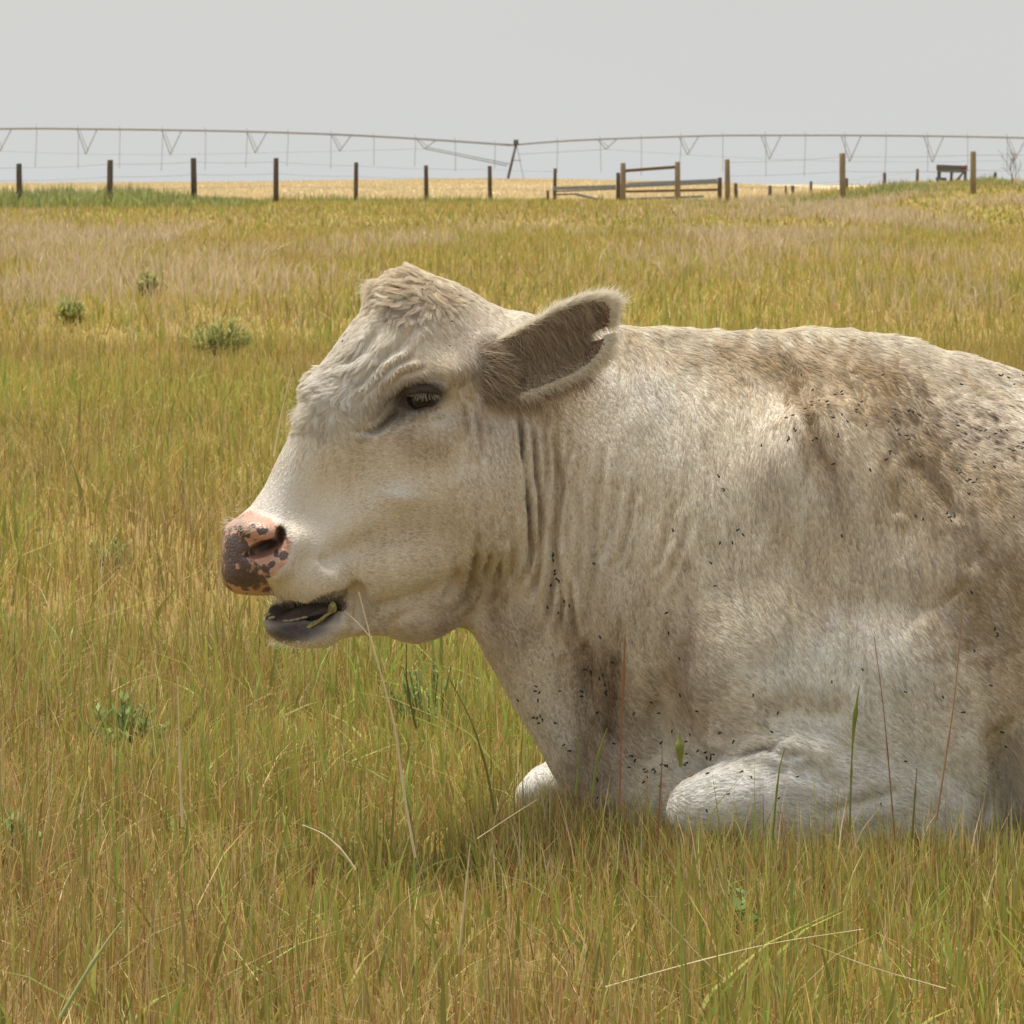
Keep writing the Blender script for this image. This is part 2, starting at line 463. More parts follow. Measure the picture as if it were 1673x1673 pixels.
add_ell(812, 600, N(806) - 82, (46, 54, 32), 12, 40)        # ear base
add_ell(800, 590, N(800) + 92, (50, 60, 45), 15, 26)
add_ell(760, 800, N(760) - 70, (110, 110, 62), 0, 50)       # jaw muscle
add_ell(1255, 1120, -215, (120, 130, 70), 0, 60)            # point of the shoulder
add_ell(1480, 1120, -255, (150, 90, 70), 10, 60)
add_ell(1350, 780, -200, (90, 110, 60), -22, 70)            # shoulder blade
# hollows and cavities
NMAP = W[np.argmax(FIELD < 0, axis=2)].astype(float)
NMAP[~(FIELD < 0).any(2)] = 0
def near_w(px, py):
    w = -120.0
    for _ in range(6):
        u_, v_ = mdl(px, py, w)
        i = min(np.searchsorted(U, float(u_)), NU - 1); j = min(np.searchsorted(V, float(v_)), NV - 1)
        w = NMAP[i, j]
    return float(w)
def carve(px, py, depth, r, rot=0.0, k=8, rotw=0.0):
    """hollow of the given depth below the surface as it stands"""
    cut_ell(px, py, near_w(px, py) - r[2] + depth, r, rot, k, rotw)
carve(648, 676, 14, (62, 17, 26), -34, 16)       # tear trough
carve(650, 656, 9, (44, 24, 50), -30, 26)
carve(735, 668, 6, (30, 22, 24), 0, 18)
carve(762, 690, 7, (14, 80, 24), 6, 18)
carve(600, 885, 8, (80, 16, 26), -25, 22)
carve(585, 985, 10, (16, 40, 22), 0, 14)
carve(700, 968, 9, (80, 12, 22), -18, 16)
carve(795, 990, 16, (70, 60, 60), -20, 40)
carve(560, 800, 8, (90, 40, 60), -30, 40)
carve(1062, 1240, 16, (46, 110, 70), 8, 40)
carve(1645, 1300, 18, (24, 110, 50), 0, 20)
carve(1195, 1244, 12, (90, 7, 20), -20, 5)
carve(434, 895, 44, (30, 12, 40), -20, 4, rotw=18)   # nostril
carve(458, 880, 40, (11, 19, 40), 25, 4, rotw=18)
carve(412, 905, 20, (15, 7, 22), -10, 5)
cut_ell(500, 998, N(498) - 24, (66, 24, 40), -10, 5)        # mouth
carve(530, 985, 40, (38, 18, 40), -34, 5)
carve(470, 1000, 40, (34, 13, 36), -4, 5)
EYE_W = near_w(690, 648)
add_ell(694, 633, EYE_W + 10, (36, 11, 15), -4, 7)
carve(690, 652, 32, (24, 7.5, 34), -10, 4)                     # eye opening

def surface_nets(Fd, U, V, W):
    ins = Fd < 0
    nu, nv, nw = Fd.shape
    cs = [ins[a:nu - 1 + a, b_:nv - 1 + b_, c:nw - 1 + c] for a in (0, 1) for b_ in (0, 1) for c in (0, 1)]
    cnt = np.zeros(cs[0].shape, np.int8)
    for c in cs: cnt += c
    act = (cnt > 0) & (cnt < 8)
    ci, cj, ck = np.nonzero(act)
    vid = np.full(act.shape, -1, np.int32); vid[ci, cj, ck] = np.arange(len(ci))
    acc = np.zeros((len(ci), 3)); num = np.zeros(len(ci))
    corners = [(a, b_, c) for a in (0, 1) for b_ in (0, 1) for c in (0, 1)]
    vals = {c: Fd[ci + c[0], cj + c[1], ck + c[2]] for c in corners}
    pos = {c: np.stack([U[ci + c[0]], V[cj + c[1]], W[ck + c[2]]], -1) for c in corners}
    for a in corners:
        for d_ in range(3):
            if a[d_] == 0:
                b_ = tuple(1 if q == d_ else a[q] for q in range(3))
                fa, fb = vals[a], vals[b_]
                cr = (fa < 0) != (fb < 0)
                t = np.where(cr, fa / np.where(fa - fb == 0, 1, fa - fb), 0)
                acc += np.where(cr[:, None], pos[a] + (pos[b_] - pos[a]) * t[:, None], 0); num += cr
    vv = acc / num[:, None]
    quads = []
    for d_ in range(3):
        sl0 = [slice(1, -1)] * 3; sl1 = [slice(1, -1)] * 3
        sl0[d_] = slice(0, -1); sl1[d_] = slice(1, None)
        a, b_ = ins[tuple(sl0)], ins[tuple(sl1)]
        i, j, k_ = np.nonzero(a != b_)
        off = [1, 1, 1]; off[d_] = 0
        i, j, k_ = i + off[0], j + off[1], k_ + off[2]
        fl = a[i - off[0], j - off[1], k_ - off[2]]
        o1, o2 = [(1, 2), (2, 0), (0, 1)][d_]
        base = np.stack([i, j, k_], -1)
        def cell(da, db):
            q = base.copy(); q[:, o1] -= da; q[:, o2] -= db
            return vid[q[:, 0], q[:, 1], q[:, 2]]
        Q = np.stack([cell(1, 1), cell(0, 1), cell(0, 0), cell(1, 0)], -1)
        Q[~fl] = Q[~fl][:, ::-1]
        quads.append(Q)
    return vv, np.concatenate(quads)

cv, cf = surface_nets(FIELD, U, V, W)
cf = cf[(cf >= 0).all(1)]

# keep the largest connected surface (drops crumbs)
lab = np.arange(len(cv))
E = np.concatenate([cf[:, [0, 1]], cf[:, [1, 2]], cf[:, [2, 3]], cf[:, [3, 0]]])
for _ in range(400):
    mn = np.minimum(lab[E[:, 0]], lab[E[:, 1]])
    l2 = lab.copy(); np.minimum.at(l2, E[:, 0], mn); np.minimum.at(l2, E[:, 1], mn)
    l2 = l2[l2]
    if (l2 == lab).all(): break
    lab = l2
big = np.bincount(lab).argmax(); keep = lab == big
remap = np.cumsum(keep) - 1
cf = remap[cf[keep[cf[:, 0]]]]; cv = cv[keep]

def lap(v, f, it, lam=0.5):
    E = np.concatenate([f[:, [0, 1]], f[:, [1, 2]], f[:, [2, 3]], f[:, [3, 0]]])
    deg = np.bincount(E[:, 0], minlength=len(v)) + np.bincount(E[:, 1], minlength=len(v))
    for _ in range(it):
        s_ = np.stack([np.bincount(E[:, 0], v[E[:, 1], c], len(v)) + np.bincount(E[:, 1], v[E[:, 0], c], len(v)) for c in range(3)], -1)
        v = v + lam * (s_ / deg[:, None] - v)
    return v

def vnormals(v, f):
    a = v[f[:, 2]] - v[f[:, 0]]; b_ = v[f[:, 3]] - v[f[:, 1]]
    n_ = np.cross(a, b_)
    out_ = np.stack([np.bincount(f.ravel(), np.repeat(n_[:, c], 4), len(v)) for c in range(3)], -1)
    return out_ / np.maximum(np.linalg.norm(out_, axis=1), 1e-9)[:, None], n_

cv = lap(cv, cf, 2); cv = lap(cv, cf, 1, -0.3)
cn, _ = vnormals(cv, cf)
if (cn[cv[:, 2] < -250][:, 2].mean() > 0):
    cf = cf[:, ::-1]; cn = -cn

# near surface depth for placing marks on the hide
insd = FIELD < 0
NEAR = W[np.argmax(insd, axis=2)].astype(float)
NEAR[~insd.any(2)] = 0
del insd
def on_surface(px, py):
    w = -120.0
    for _ in range(6):
        u_, v_ = mdl(px, py, w)
        i = min(max(np.searchsorted(U, float(u_)), 0), NU - 1); j = min(max(np.searchsorted(V, float(v_)), 0), NV - 1)
        w = NEAR[i, j]
    return np.array([float(u_), float(v_), w])

def seg_dist(P, line):
    best = np.full(len(P), 1e9); tpar = np.zeros(len(P)); n_ = len(line) - 1
    side = np.zeros(len(P))
    for i in range(n_):
        a, b_ = line[i], line[i + 1]; e_ = b_ - a
        t = np.clip(((P - a) @ e_) / (e_ @ e_ + 1e-9), 0, 1)
        d = np.linalg.norm(P - a - t[:, None] * e_, axis=1)
        m_ = d < best
        best[m_] = d[m_]; tpar[m_] = ((i + t) / n_)[m_]
    return best, tpar

creases = [  # (points, width, depth)
    ([(848, 664), (853, 740), (862, 820), (868, 900), (862, 960)], 6, 13),
    ([(866, 700), (874, 780), (882, 850), (880, 930), (868, 990)], 7, 8),
    ([(905, 690), (913, 780), (906, 870), (903, 950), (893, 1050)], 7, 9),
    ([(906, 880), (914, 930), (918, 985), (913, 1040)], 6, 6),
    ([(930, 730), (920, 800), (909, 872)], 6, 5),
    ([(940, 790), (951, 860), (944, 940), (956, 1010)], 7, 4),
    ([(889, 690), (894, 760), (884, 830)], 6, 4),
    ([(986, 720), (972, 850), (969, 940), (955, 1040)], 9, 5),
    ([(1012, 780), (996, 870), (976, 925)], 8, 3),
    ([(1035, 800), (1025, 870), (1010, 930)], 7, 4),
    ([(930, 940), (935, 1000), (940, 1060)], 7, 6),
    ([(1105, 810), (1090, 880), (1070, 940)], 7, 4),
    ([(1135, 830), (1115, 900), (1080, 970)], 7, 3),
    ([(820, 870), (815, 930), (812, 990)], 7, 6),
    ([(800, 850), (797, 910), (790, 950)], 7, 5),
    ([(835, 840), (838, 900), (832, 960)], 7, 5),
    ([(782, 860), (778, 910), (766, 960), (745, 1000)], 8, 6),
    ([(745, 900), (740, 950), (722, 985)], 8, 4),
    ([(768, 640), (782, 700), (790, 760)], 6, 5),
    ([(752, 620), (762, 680), (768, 720)], 6, 4),
    # brow and forehead wrinkles
    ([(598, 650), (618, 618), (648, 594), (680, 582)], 5, 5),
    ([(606, 668), (628, 636), (656, 612), (700, 600)], 5, 6),
    ([(592, 630), (612, 600), (640, 578)], 5, 4),
    ([(640, 655), (660, 636), (690, 628), (712, 634), (726, 642)], 3.5, 5),
    ([(580, 700), (600, 705), (612, 698)], 5, 5),
    ([(655, 672), (640, 682), (622, 700), (600, 712)], 6, 8),
    ([(670, 668), (700, 674), (725, 668)], 4, 3),
    ([(690, 520), (670, 545), (650, 570), (615, 590)], 7, 6),
    ([(640, 500), (620, 540), (600, 570), (560, 600)], 8, 4),
    # mouth corner and lips
    ([(562, 948), (558, 975), (562, 1010)], 6, 8),
    ([(520, 905), (540, 930), (560, 945)], 7, 4),
    ([(585, 958), (620, 985), (690, 975), (740, 960)], 10, 4),
    ([(640, 1010), (670, 1000), (700, 985)], 8, 4),
    # shoulder and chest
    ([(1275, 575), (1305, 630), (1325, 690), (1345, 750), (1370, 800)], 9, 7),
    ([(1300, 590), (1330, 650), (1352, 700)], 8, 4),
    ([(1370, 575), (1395, 630), (1420, 680)], 9, 5),
    ([(1420, 580), (1450, 630), (1475, 670), (1530, 720), (1560, 760)], 9, 5),
    ([(1455, 575), (1490, 640), (1520, 690)], 8, 5),
    ([(1160, 560), (1190, 600), (1225, 640)], 8, 4),
    ([(1480, 740), (1530, 800), (1570, 860)], 14, 7),
    ([(1440, 740), (1460, 800), (1470, 850)], 12, 5),
    ([(1545, 640), (1590, 680), (1650, 700)], 12, 5),
    ([(948, 1040), (955, 1120), (960, 1200), (965, 1290)], 20, 8),
    ([(1000, 1060), (1005, 1150), (1010, 1240)], 20, 8),
    ([(975, 1030), (985, 1120), (985, 1220)], 10, -5),
    ([(915, 1060), (915, 1140), (930, 1220)], 12, 6),
    ([(1070, 1140), (1085, 1200), (1090, 1280)], 16, 8),
    ([(1120, 1190), (1160, 1230), (1210, 1240)], 10, 6),
    ([(1200, 1243), (1240, 1222), (1275, 1232), (1320, 1238)], 7, 7),
    ([(1270, 1240), (1330, 1262), (1390, 1300)], 14, 6),
    ([(1390, 1180), (1300, 1165), (1240, 1180)], 22, 9),
    ([(1615, 1180), (1625, 1260), (1622, 1350)], 16, 16),
    ([(1540, 960), (1590, 1010), (1600, 1080)], 30, 10),
    ([(1110, 900), (1100, 1000), (1110, 1080)], 26, 5),
    ([(1480, 1290), (1420, 1310), (1340, 1330)], 12, 5),
]
disp = np.zeros(len(cv))
for pts, wd, dp in creases:
    if 740 < pts[0][0] < 1060 and pts[0][1] < 1020: dp = dp * 2.0; wd = wd * 0.85
    line = np.array([on_surface(*p) for p in pts])
    lo, hi = line.min(0) - wd * 4, line.max(0) + wd * 4
    s_ = np.nonzero(((cv > lo) & (cv < hi)).all(1))[0]
    if not len(s_): continue
    d, t = seg_dist(cv[s_], line)
    fade = smooth01(t / 0.18) * smooth01((1 - t) / 0.18)
    disp[s_] += fade * (-dp * np.exp(-(d / wd) ** 2) + 0.45 * dp * np.exp(-((d - 2.0 * wd) / (1.1 * wd)) ** 2))
# broad unevenness of the hide
front = smooth01((1900 - cv[:, 0]) / 200)
onbody = smooth01((cv[:, 0] - 880) / 200)
disp += (3.2 * vnoise(cv[:, 0] / 55, cv[:, 1] / 75, cv[:, 2] / 60, 1) + 1.3 * vnoise(cv[:, 0] / 22, cv[:, 1] / 48, cv[:, 2] / 25, 2)) * front * (0.35 + 0.9 * onbody)
# ribs, faint, behind the shoulder
disp += 3.0 * np.sin((cv[:, 0] - 0.25 * cv[:, 1]) / 16.0) * smooth01((cv[:, 0] - 1650) / 120) * smooth01((1250 - cv[:, 1]) / 200) * smooth01((cv[:, 1] - 680) / 100)
# loose vertical skin folds on the neck
nk = np.exp(-((cv[:, 0] - 930) / 95) ** 2) * np.exp(-((cv[:, 1] - 850) / 190) ** 2)
disp += nk * 1.0 * np.sin(cv[:, 0] / 5.6 + 4.0 * vnoise(cv[:, 0] / 60, cv[:, 1] / 140, cv[:, 2] / 90, 9))
cv = cv + cn * disp[:, None]
cn, fn = vnormals(cv, cf)

# ------------------------------------------------------------------ coat colours (stains, dirt, painted light and shade, bare skin)
def blob(P, px, py, ru, rv, rot=0, rw=None):
    c = on_surface(px, py); a = math.radians(rot)
    du, dv, dw = P[:, 0] - c[0], P[:, 1] - c[1], P[:, 2] - c[2]
    x = du * math.cos(a) + dv * math.sin(a); y = -du * math.sin(a) + dv * math.cos(a)
    return np.exp(-(x / ru) ** 2 - (y / rv) ** 2 - (dw / (rw or max(ru, rv) * 2.0)) ** 2)

def mixc(c, t, col):
    t = np.clip(t, 0, 1)[:, None]
    return c * (1 - t) + np.asarray(col) * t

CREAM = np.array([0.90, 0.815, 0.68]); WHITE = np.array([0.93, 0.91, 0.87]); GREYW = np.array([0.82, 0.765, 0.695])
BROWN = np.array([0.42, 0.31, 0.185]); TAN = np.array([0.62, 0.51, 0.35]); DARK = np.array([0.085, 0.062, 0.05]); UMBER = np.array([0.20, 0.13, 0.085])
stains_and_shading = [ # px,py,ru,rv,rot,colour,amount
    (1270, 595, 170, 40, 8, TAN, 0.75), (1400, 625, 140, 52, 10, TAN, 0.8), (1330, 700, 18, 110, -18, BROWN, 0.6), (1420, 640, 60, 60, 0, BROWN, 0.4),
    (1480, 700, 60, 40, 0, UMBER, 0.3), (1560, 800, 40, 110, -30, BROWN, 0.5), (1480, 790, 40, 80, -15, TAN, 0.55), (1600, 700, 70, 35, 20, UMBER, 0.35),
    (1655, 780, 40, 30, 0, BROWN, 0.6), (1640, 960, 70, 110, 0, BROWN, 0.62), (1530, 1000, 50, 60, 0, TAN, 0.7), (1660, 1120, 60, 140, 0, TAN, 0.9), (1655, 1330, 40, 90, 0, UMBER, 0.5),
    (1330, 940, 120, 60, 0, TAN, 0.22), (1110, 1100, 50, 90, 0, BROWN, 0.42), (985, 1130, 50, 150, 2, BROWN, 0.7), (935, 1060, 30, 70, 0, BROWN, 0.4), (945, 1270, 60, 60, 0, BROWN, 0.45),  # brisket browns are dirt with painted shade mixed in
    (1080, 1170, 90, 60, 0, TAN, 0.35), (1000, 1210, 50, 80, 0, UMBER, 0.35), (1210, 1180, 70, 50, 0, TAN, 0.3), (795, 1000, 60, 50, 0, BROWN, 0.62), (740, 990, 60, 35, -10, BROWN, 0.4),  # browns below the jaw paint its shaded underside
    (780, 870, 60, 80, 0, TAN, 0.45), (720, 850, 70, 60, 0, TAN, 0.4), (690, 705, 60, 36, -5, BROWN, 0.42), (700, 740, 40, 24, 0, BROWN, 0.3), (640, 650, 60, 24, -30, TAN, 0.35), (650, 630, 40, 30, -20, TAN, 0.25),
    (806, 612, 30, 62, -8, UMBER * 0.9, 0.75), (780, 570, 30, 40, 0, UMBER, 0.4), (835, 645, 16, 20, 0, BROWN, 0.8), (790, 690, 14, 30, 0, BROWN, 0.4), (896, 670, 24, 32, 0, BROWN, 0.5), (925, 690, 24, 60, 0, TAN, 0.5),
    (680, 470, 40, 22, 30, TAN, 0.65), (665, 500, 28, 12, -30, UMBER, 0.5), (720, 470, 40, 20, 20, TAN, 0.4), (700, 600, 50, 26, -8, TAN, 0.3), (620, 880, 70, 22, -20, TAN, 0.4),
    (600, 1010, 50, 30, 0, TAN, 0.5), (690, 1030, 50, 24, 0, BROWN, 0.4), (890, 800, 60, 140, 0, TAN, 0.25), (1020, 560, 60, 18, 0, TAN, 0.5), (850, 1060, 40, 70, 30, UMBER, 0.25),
    (500, 905, 40, 60, 0, GREYW, 0.5), (700, 690, 50, 14, 0, GREYW * 0.9, 0.5), (1470, 1000, 90, 60, 0, GREYW, 0.3),
    (1180, 1310, 90, 60, -10, WHITE, 1.0), (1330, 1290, 130, 70, 0, WHITE, 0.9), (1480, 1310, 140, 80, 0, WHITE, 0.8), (1350, 1090, 150, 60, 0, WHITE, 0.6), (1440, 1180, 150, 60, 0, WHITE, 0.4), (870, 1290, 50, 60, 0, WHITE, 1.0),  # white knee and foreleg; extra white stands in for direct sun
    (655, 806, 34, 12, 0, WHITE, 0.8), (1150, 542, 160, 9, 0, CREAM, 0.9), (1350, 542, 150, 10, 0, CREAM, 0.9), (1530, 575, 120, 10, 20, CREAM, 0.9), (560, 640, 60, 60, -40, WHITE, 0.7), (470, 790, 30, 90, 25, WHITE, 0.6), (620, 560, 60, 60, 0, WHITE, 0.35), (1060, 640, 60, 60, 0, WHITE, 0.3),  # cream back strips paint the sunlit rim; white tuber spot paints its highlight
]
streaks = [([(1270, 580), (1300, 640), (1330, 700), (1365, 790)], 15, BROWN, 0.75), ([(1310, 590), (1345, 660), (1360, 720)], 10, BROWN, 0.5), ([(1380, 590), (1415, 660), (1440, 720)], 13, BROWN, 0.5),
    ([(1180, 565), (1210, 620), (1235, 660)], 12, TAN, 0.6), ([(1230, 570), (1255, 630)], 10, BROWN, 0.4), ([(1440, 740), (1455, 800), (1470, 880)], 16, TAN, 0.7), ([(1490, 700), (1530, 790), (1575, 880)], 24, BROWN, 0.6),
    ([(1420, 580), (1450, 620), (1480, 680)], 12, BROWN, 0.5), ([(1455, 580), (1500, 650), (1525, 700)], 12, UMBER, 0.35), ([(1560, 600), (1600, 640), (1660, 660)], 16, TAN, 0.6), ([(1560, 740), (1620, 800), (1665, 870)], 22, TAN, 0.7),
    ([(950, 1030), (958, 1120), (955, 1220)], 14, UMBER, 0.5), ([(990, 1060), (1000, 1150), (995, 1260)], 16, UMBER, 0.55), ([(900, 700), (905, 800), (900, 900)], 12, TAN, 0.6), ([(868, 690), (876, 800), (874, 920)], 7, BROWN, 0.5),  # umber brisket lines mix dirt with painted shade
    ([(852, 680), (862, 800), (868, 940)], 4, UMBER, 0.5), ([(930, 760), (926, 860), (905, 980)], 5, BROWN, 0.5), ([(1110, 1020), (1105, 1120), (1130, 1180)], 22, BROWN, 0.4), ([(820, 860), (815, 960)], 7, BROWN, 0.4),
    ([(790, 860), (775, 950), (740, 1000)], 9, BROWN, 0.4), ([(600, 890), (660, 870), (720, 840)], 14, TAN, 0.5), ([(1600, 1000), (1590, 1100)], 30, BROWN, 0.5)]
def coat_color(P):
    n1 = vnoise(P[:, 0] / 30, P[:, 1] / 60, P[:, 2] / 40, 4); n2 = vnoise(P[:, 0] / 9, P[:, 1] / 22, P[:, 2] / 12, 6)
    n3 = vnoise(P[:, 0] / 90, P[:, 1] / 90, P[:, 2] / 90, 8)
    Q = P.copy(); body_w = smooth01((P[:, 0] - 860) / 120)
    Q[:, 0] += (11 * vnoise(P[:, 0] / 10 - P[:, 1] / 60, P[:, 1] / 80, P[:, 2] / 40, 14) + 16 * vnoise(P[:, 0] / 30, P[:, 1] / 90, P[:, 2] / 60, 15)) * (0.3 + 0.7 * body_w)
    Q[:, 1] += 26 * vnoise(P[:, 0] / 9, P[:, 1] / 60, P[:, 2] / 40, 16) * body_w
    c = np.tile(CREAM, (len(P), 1))
    c = mixc(c, 0.35 + 0.4 * n3, GREYW); c = mixc(c, 0.15 * np.clip(n1 + 0.2, 0, 1) + 0.07 * np.clip(n2, 0, 1), TAN)
    for px, py, ru, rv, rot, col, am in stains_and_shading:
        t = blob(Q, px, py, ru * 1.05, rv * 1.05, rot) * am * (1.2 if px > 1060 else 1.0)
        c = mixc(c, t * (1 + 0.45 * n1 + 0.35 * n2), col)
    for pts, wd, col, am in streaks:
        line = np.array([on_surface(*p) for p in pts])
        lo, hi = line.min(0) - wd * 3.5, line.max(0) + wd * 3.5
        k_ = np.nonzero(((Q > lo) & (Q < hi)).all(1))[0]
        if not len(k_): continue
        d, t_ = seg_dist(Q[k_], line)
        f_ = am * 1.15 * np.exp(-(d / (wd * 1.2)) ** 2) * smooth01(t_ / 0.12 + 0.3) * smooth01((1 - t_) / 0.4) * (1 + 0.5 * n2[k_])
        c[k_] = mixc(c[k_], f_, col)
    return np.clip(c, 0.02, 0.95)

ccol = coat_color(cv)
# bare skin masks, and the painted shade of the eye socket
nz = 0.5 + 0.5 * vnoise(cv[:, 0] / 9, cv[:, 1] / 9, cv[:, 2] / 9, 12)
muz_poly = [(345, 862), (375, 850), (405, 838), (440, 846), (462, 862), (478, 882), (472, 915), (452, 935), (438, 945), (450, 985), (340, 990), (340, 900)]
mp_ = [mdl(px, py, N(px) - 70) for px, py in muz_poly]
near_side = smooth01((wmid(cv[:, 0]) + 60 - cv[:, 2]) / 60)
sdm = poly_sd(cv[:, 0], cv[:, 1], [(float(a), float(b_)) for a, b_ in mp_])
muzzle = smooth01((sdm + 7) / 14)
def region(px, py, ru, rv, rot=0, dw=-80):
    u_, v_ = mdl(px, py, N(px, dw)); a = math.radians(rot)
    du, dv = cv[:, 0] - float(u_), cv[:, 1] - float(v_)
    return ((du * math.cos(a) + dv * math.sin(a)) / ru) ** 2 + ((-du * math.sin(a) + dv * math.cos(a)) / rv) ** 2
dark = np.zeros(len(cv))
for px, py, ru, rv, rot in [(380, 905, 26, 40, 10), (400, 945, 44, 22, 18), (372, 940, 16, 30, 0), (462, 868, 10, 16, 20), (392, 866, 9, 6, 0), (428, 865, 9, 6, 0), (464, 906, 7, 9, 0), (434, 928, 8, 8, 0), (396, 890, 9, 9, 0), (383, 866, 5, 4, 0), (415, 858, 4, 3, 0), (445, 921, 5, 6, 0), (452, 903, 3, 6, 20), (405, 875, 5, 4, 0)]:
    dark = np.maximum(dark, np.exp(-region(px, py, ru, rv, rot)))
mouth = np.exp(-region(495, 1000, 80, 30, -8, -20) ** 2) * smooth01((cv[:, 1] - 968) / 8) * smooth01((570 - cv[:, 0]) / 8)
lip_dark = np.maximum(np.exp(-region(482, 1030, 62, 20, -6, -60) ** 2), np.exp(-region(532, 1006, 34, 15, -40, -66) ** 2))
chin = np.exp(-region(480, 1040, 22, 10, 0))
# faces that look into the cavity
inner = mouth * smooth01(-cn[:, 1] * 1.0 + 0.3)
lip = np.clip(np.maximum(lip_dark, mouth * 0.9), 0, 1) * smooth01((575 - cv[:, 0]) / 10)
eye_d = np.sqrt(region(690, 648, 34, 20, -8, -118)) ; eye_rim = np.exp(-(eye_d / 1.15) ** 4) * near_side
trough = np.maximum(np.exp(-region(640, 682, 46, 11, -34, -110) ** 1.3), 0.95 * np.exp(-region(662, 656, 58, 29, -30, -110) ** 1.4)) * near_side  # dark tear hair, with the eye socket's shade painted in
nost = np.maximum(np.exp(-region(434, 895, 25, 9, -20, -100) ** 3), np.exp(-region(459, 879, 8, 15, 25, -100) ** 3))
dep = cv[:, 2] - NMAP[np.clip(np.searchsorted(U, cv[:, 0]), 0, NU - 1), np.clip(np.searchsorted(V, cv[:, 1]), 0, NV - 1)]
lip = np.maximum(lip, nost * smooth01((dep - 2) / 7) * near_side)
skin = np.clip(muzzle + lip + eye_rim * 0.8, 0, 1)
lid_and_socket_shade = mixc(ccol, np.clip(eye_rim * 1.1 + trough * 0.75, 0, 1), (0.085, 0.07, 0.06))
body_col = lid_and_socket_shade * 0.8
body_col = mixc(body_col, np.exp(-region(430, 893, 26, 10, -22) ** 2), (0.32, 0.10, 0.08))

m, n, l = new_mat('cow_hide')
out = n.new('ShaderNodeOutputMaterial'); b = n.new('ShaderNodeBsdfPrincipled'); l.new(b.outputs[0], out.inputs[0])
def attr(nm):
    a = n.new('ShaderNodeAttribute'); a.attribute_name = nm; return a
def mixn(fac, a, b_, blend='MIX'):
    x = n.new('ShaderNodeMix'); x.data_type = 'RGBA'; x.blend_type = blend
    for s_, v_ in ((x.inputs[0], fac), (x.inputs[6], a), (x.inputs[7], b_)):
        if hasattr(v_, 'links'): l.new(v_, s_)
        elif isinstance(v_, tuple): s_.default_value = (*v_, 1)
        else: s_.default_value = v_
    return x.outputs[2]
def mathn(op, a, b_=0.0, clamp=False):
    x = n.new('ShaderNodeMath'); x.operation = op; x.use_clamp = clamp
    for s_, v_ in ((x.inputs[0], a), (x.inputs[1], b_)):
        if hasattr(v_, 'links'): l.new(v_, s_)
        else: s_.default_value = v_
    return x.outputs[0]
tcn = n.new('ShaderNodeTexCoord')
nz1 = n.new('ShaderNodeTexNoise'); nz1.inputs['Scale'].default_value = 90; nz1.inputs['Detail'].default_value = 4; l.new(tcn.outputs['Object'], nz1.inputs[0])
nz2 = n.new('ShaderNodeTexNoise'); nz2.inputs['Scale'].default_value = 420; nz2.inputs['Detail'].default_value = 3; l.new(tcn.outputs['Object'], nz2.inputs[0])
vor = n.new('ShaderNodeTexVoronoi'); vor.inputs['Scale'].default_value = 260; l.new(tcn.outputs['Object'], vor.inputs[0])
pink = mixn(mathn('MULTIPLY', nz1.outputs[0], 1.2, True), (0.50, 0.25, 0.18), (0.66, 0.42, 0.32))
dk = mathn('ADD', attr('dark').outputs['Fac'], mathn('MULTIPLY', mathn('SUBTRACT', nz1.outputs[0], 0.5), 2.1))
dkm = n.new('ShaderNodeMapRange'); dkm.inputs[1].default_value = 0.32; dkm.inputs[2].default_value = 0.58; l.new(dk, dkm.inputs[0])
muz = mixn(dkm.outputs[0], pink, mixn(nz1.outputs[0], (0.04, 0.028, 0.027), (0.17, 0.12, 0.105)))
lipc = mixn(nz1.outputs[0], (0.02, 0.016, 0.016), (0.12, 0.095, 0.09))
mzf = n.new('ShaderNodeMapRange'); mzf.inputs[1].default_value = 0.3; mzf.inputs[2].default_value = 0.72
l.new(mathn('ADD', attr('muzzle').outputs['Fac'], mathn('MULTIPLY', mathn('SUBTRACT', nz2.outputs[0], 0.5), 0.9)), mzf.inputs[0])
c1 = mixn(mzf.outputs[0], attr('tint').outputs['Color'], muz)
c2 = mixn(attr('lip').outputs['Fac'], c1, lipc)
l.new(c2, b.inputs['Base Color'])
rr = mathn('SUBTRACT', 0.85, mathn('MULTIPLY', mathn('MAXIMUM', attr('muzzle').outputs['Fac'], attr('lip').outputs['Fac']), 0.52))
l.new(rr, b.inputs['Roughness']); b.inputs['Specular IOR Level'].default_value = 0.35
bp = n.new('ShaderNodeBump'); bp.inputs['Distance'].default_value = 0.0012; bp.inputs['Strength'].default_value = 0.7
l.new(mathn('ADD', vor.outputs[0], nz1.outputs[0]), bp.inputs['Height']); l.new(bp.outputs[0], b.inputs['Normal'])
M_hide = m

cow = empty('cow', tuple(to_world((1500, 1397, 0))), 'cream white cow lying in the grass with its head raised and mouth open', 'cow')
COW = np.array(cow.location)
def cow_mesh(name, pts, faces, mat, attrs=None, parent=None, smooth=True):
    return mesh_np(name, to_world(pts) - COW, faces, mat, parent or cow, attrs, smooth)

body = cow_mesh('body', cv, cf, M_hide, {'tint': body_col, 'dark': dark, 'muzzle': muzzle, 'lip': lip})

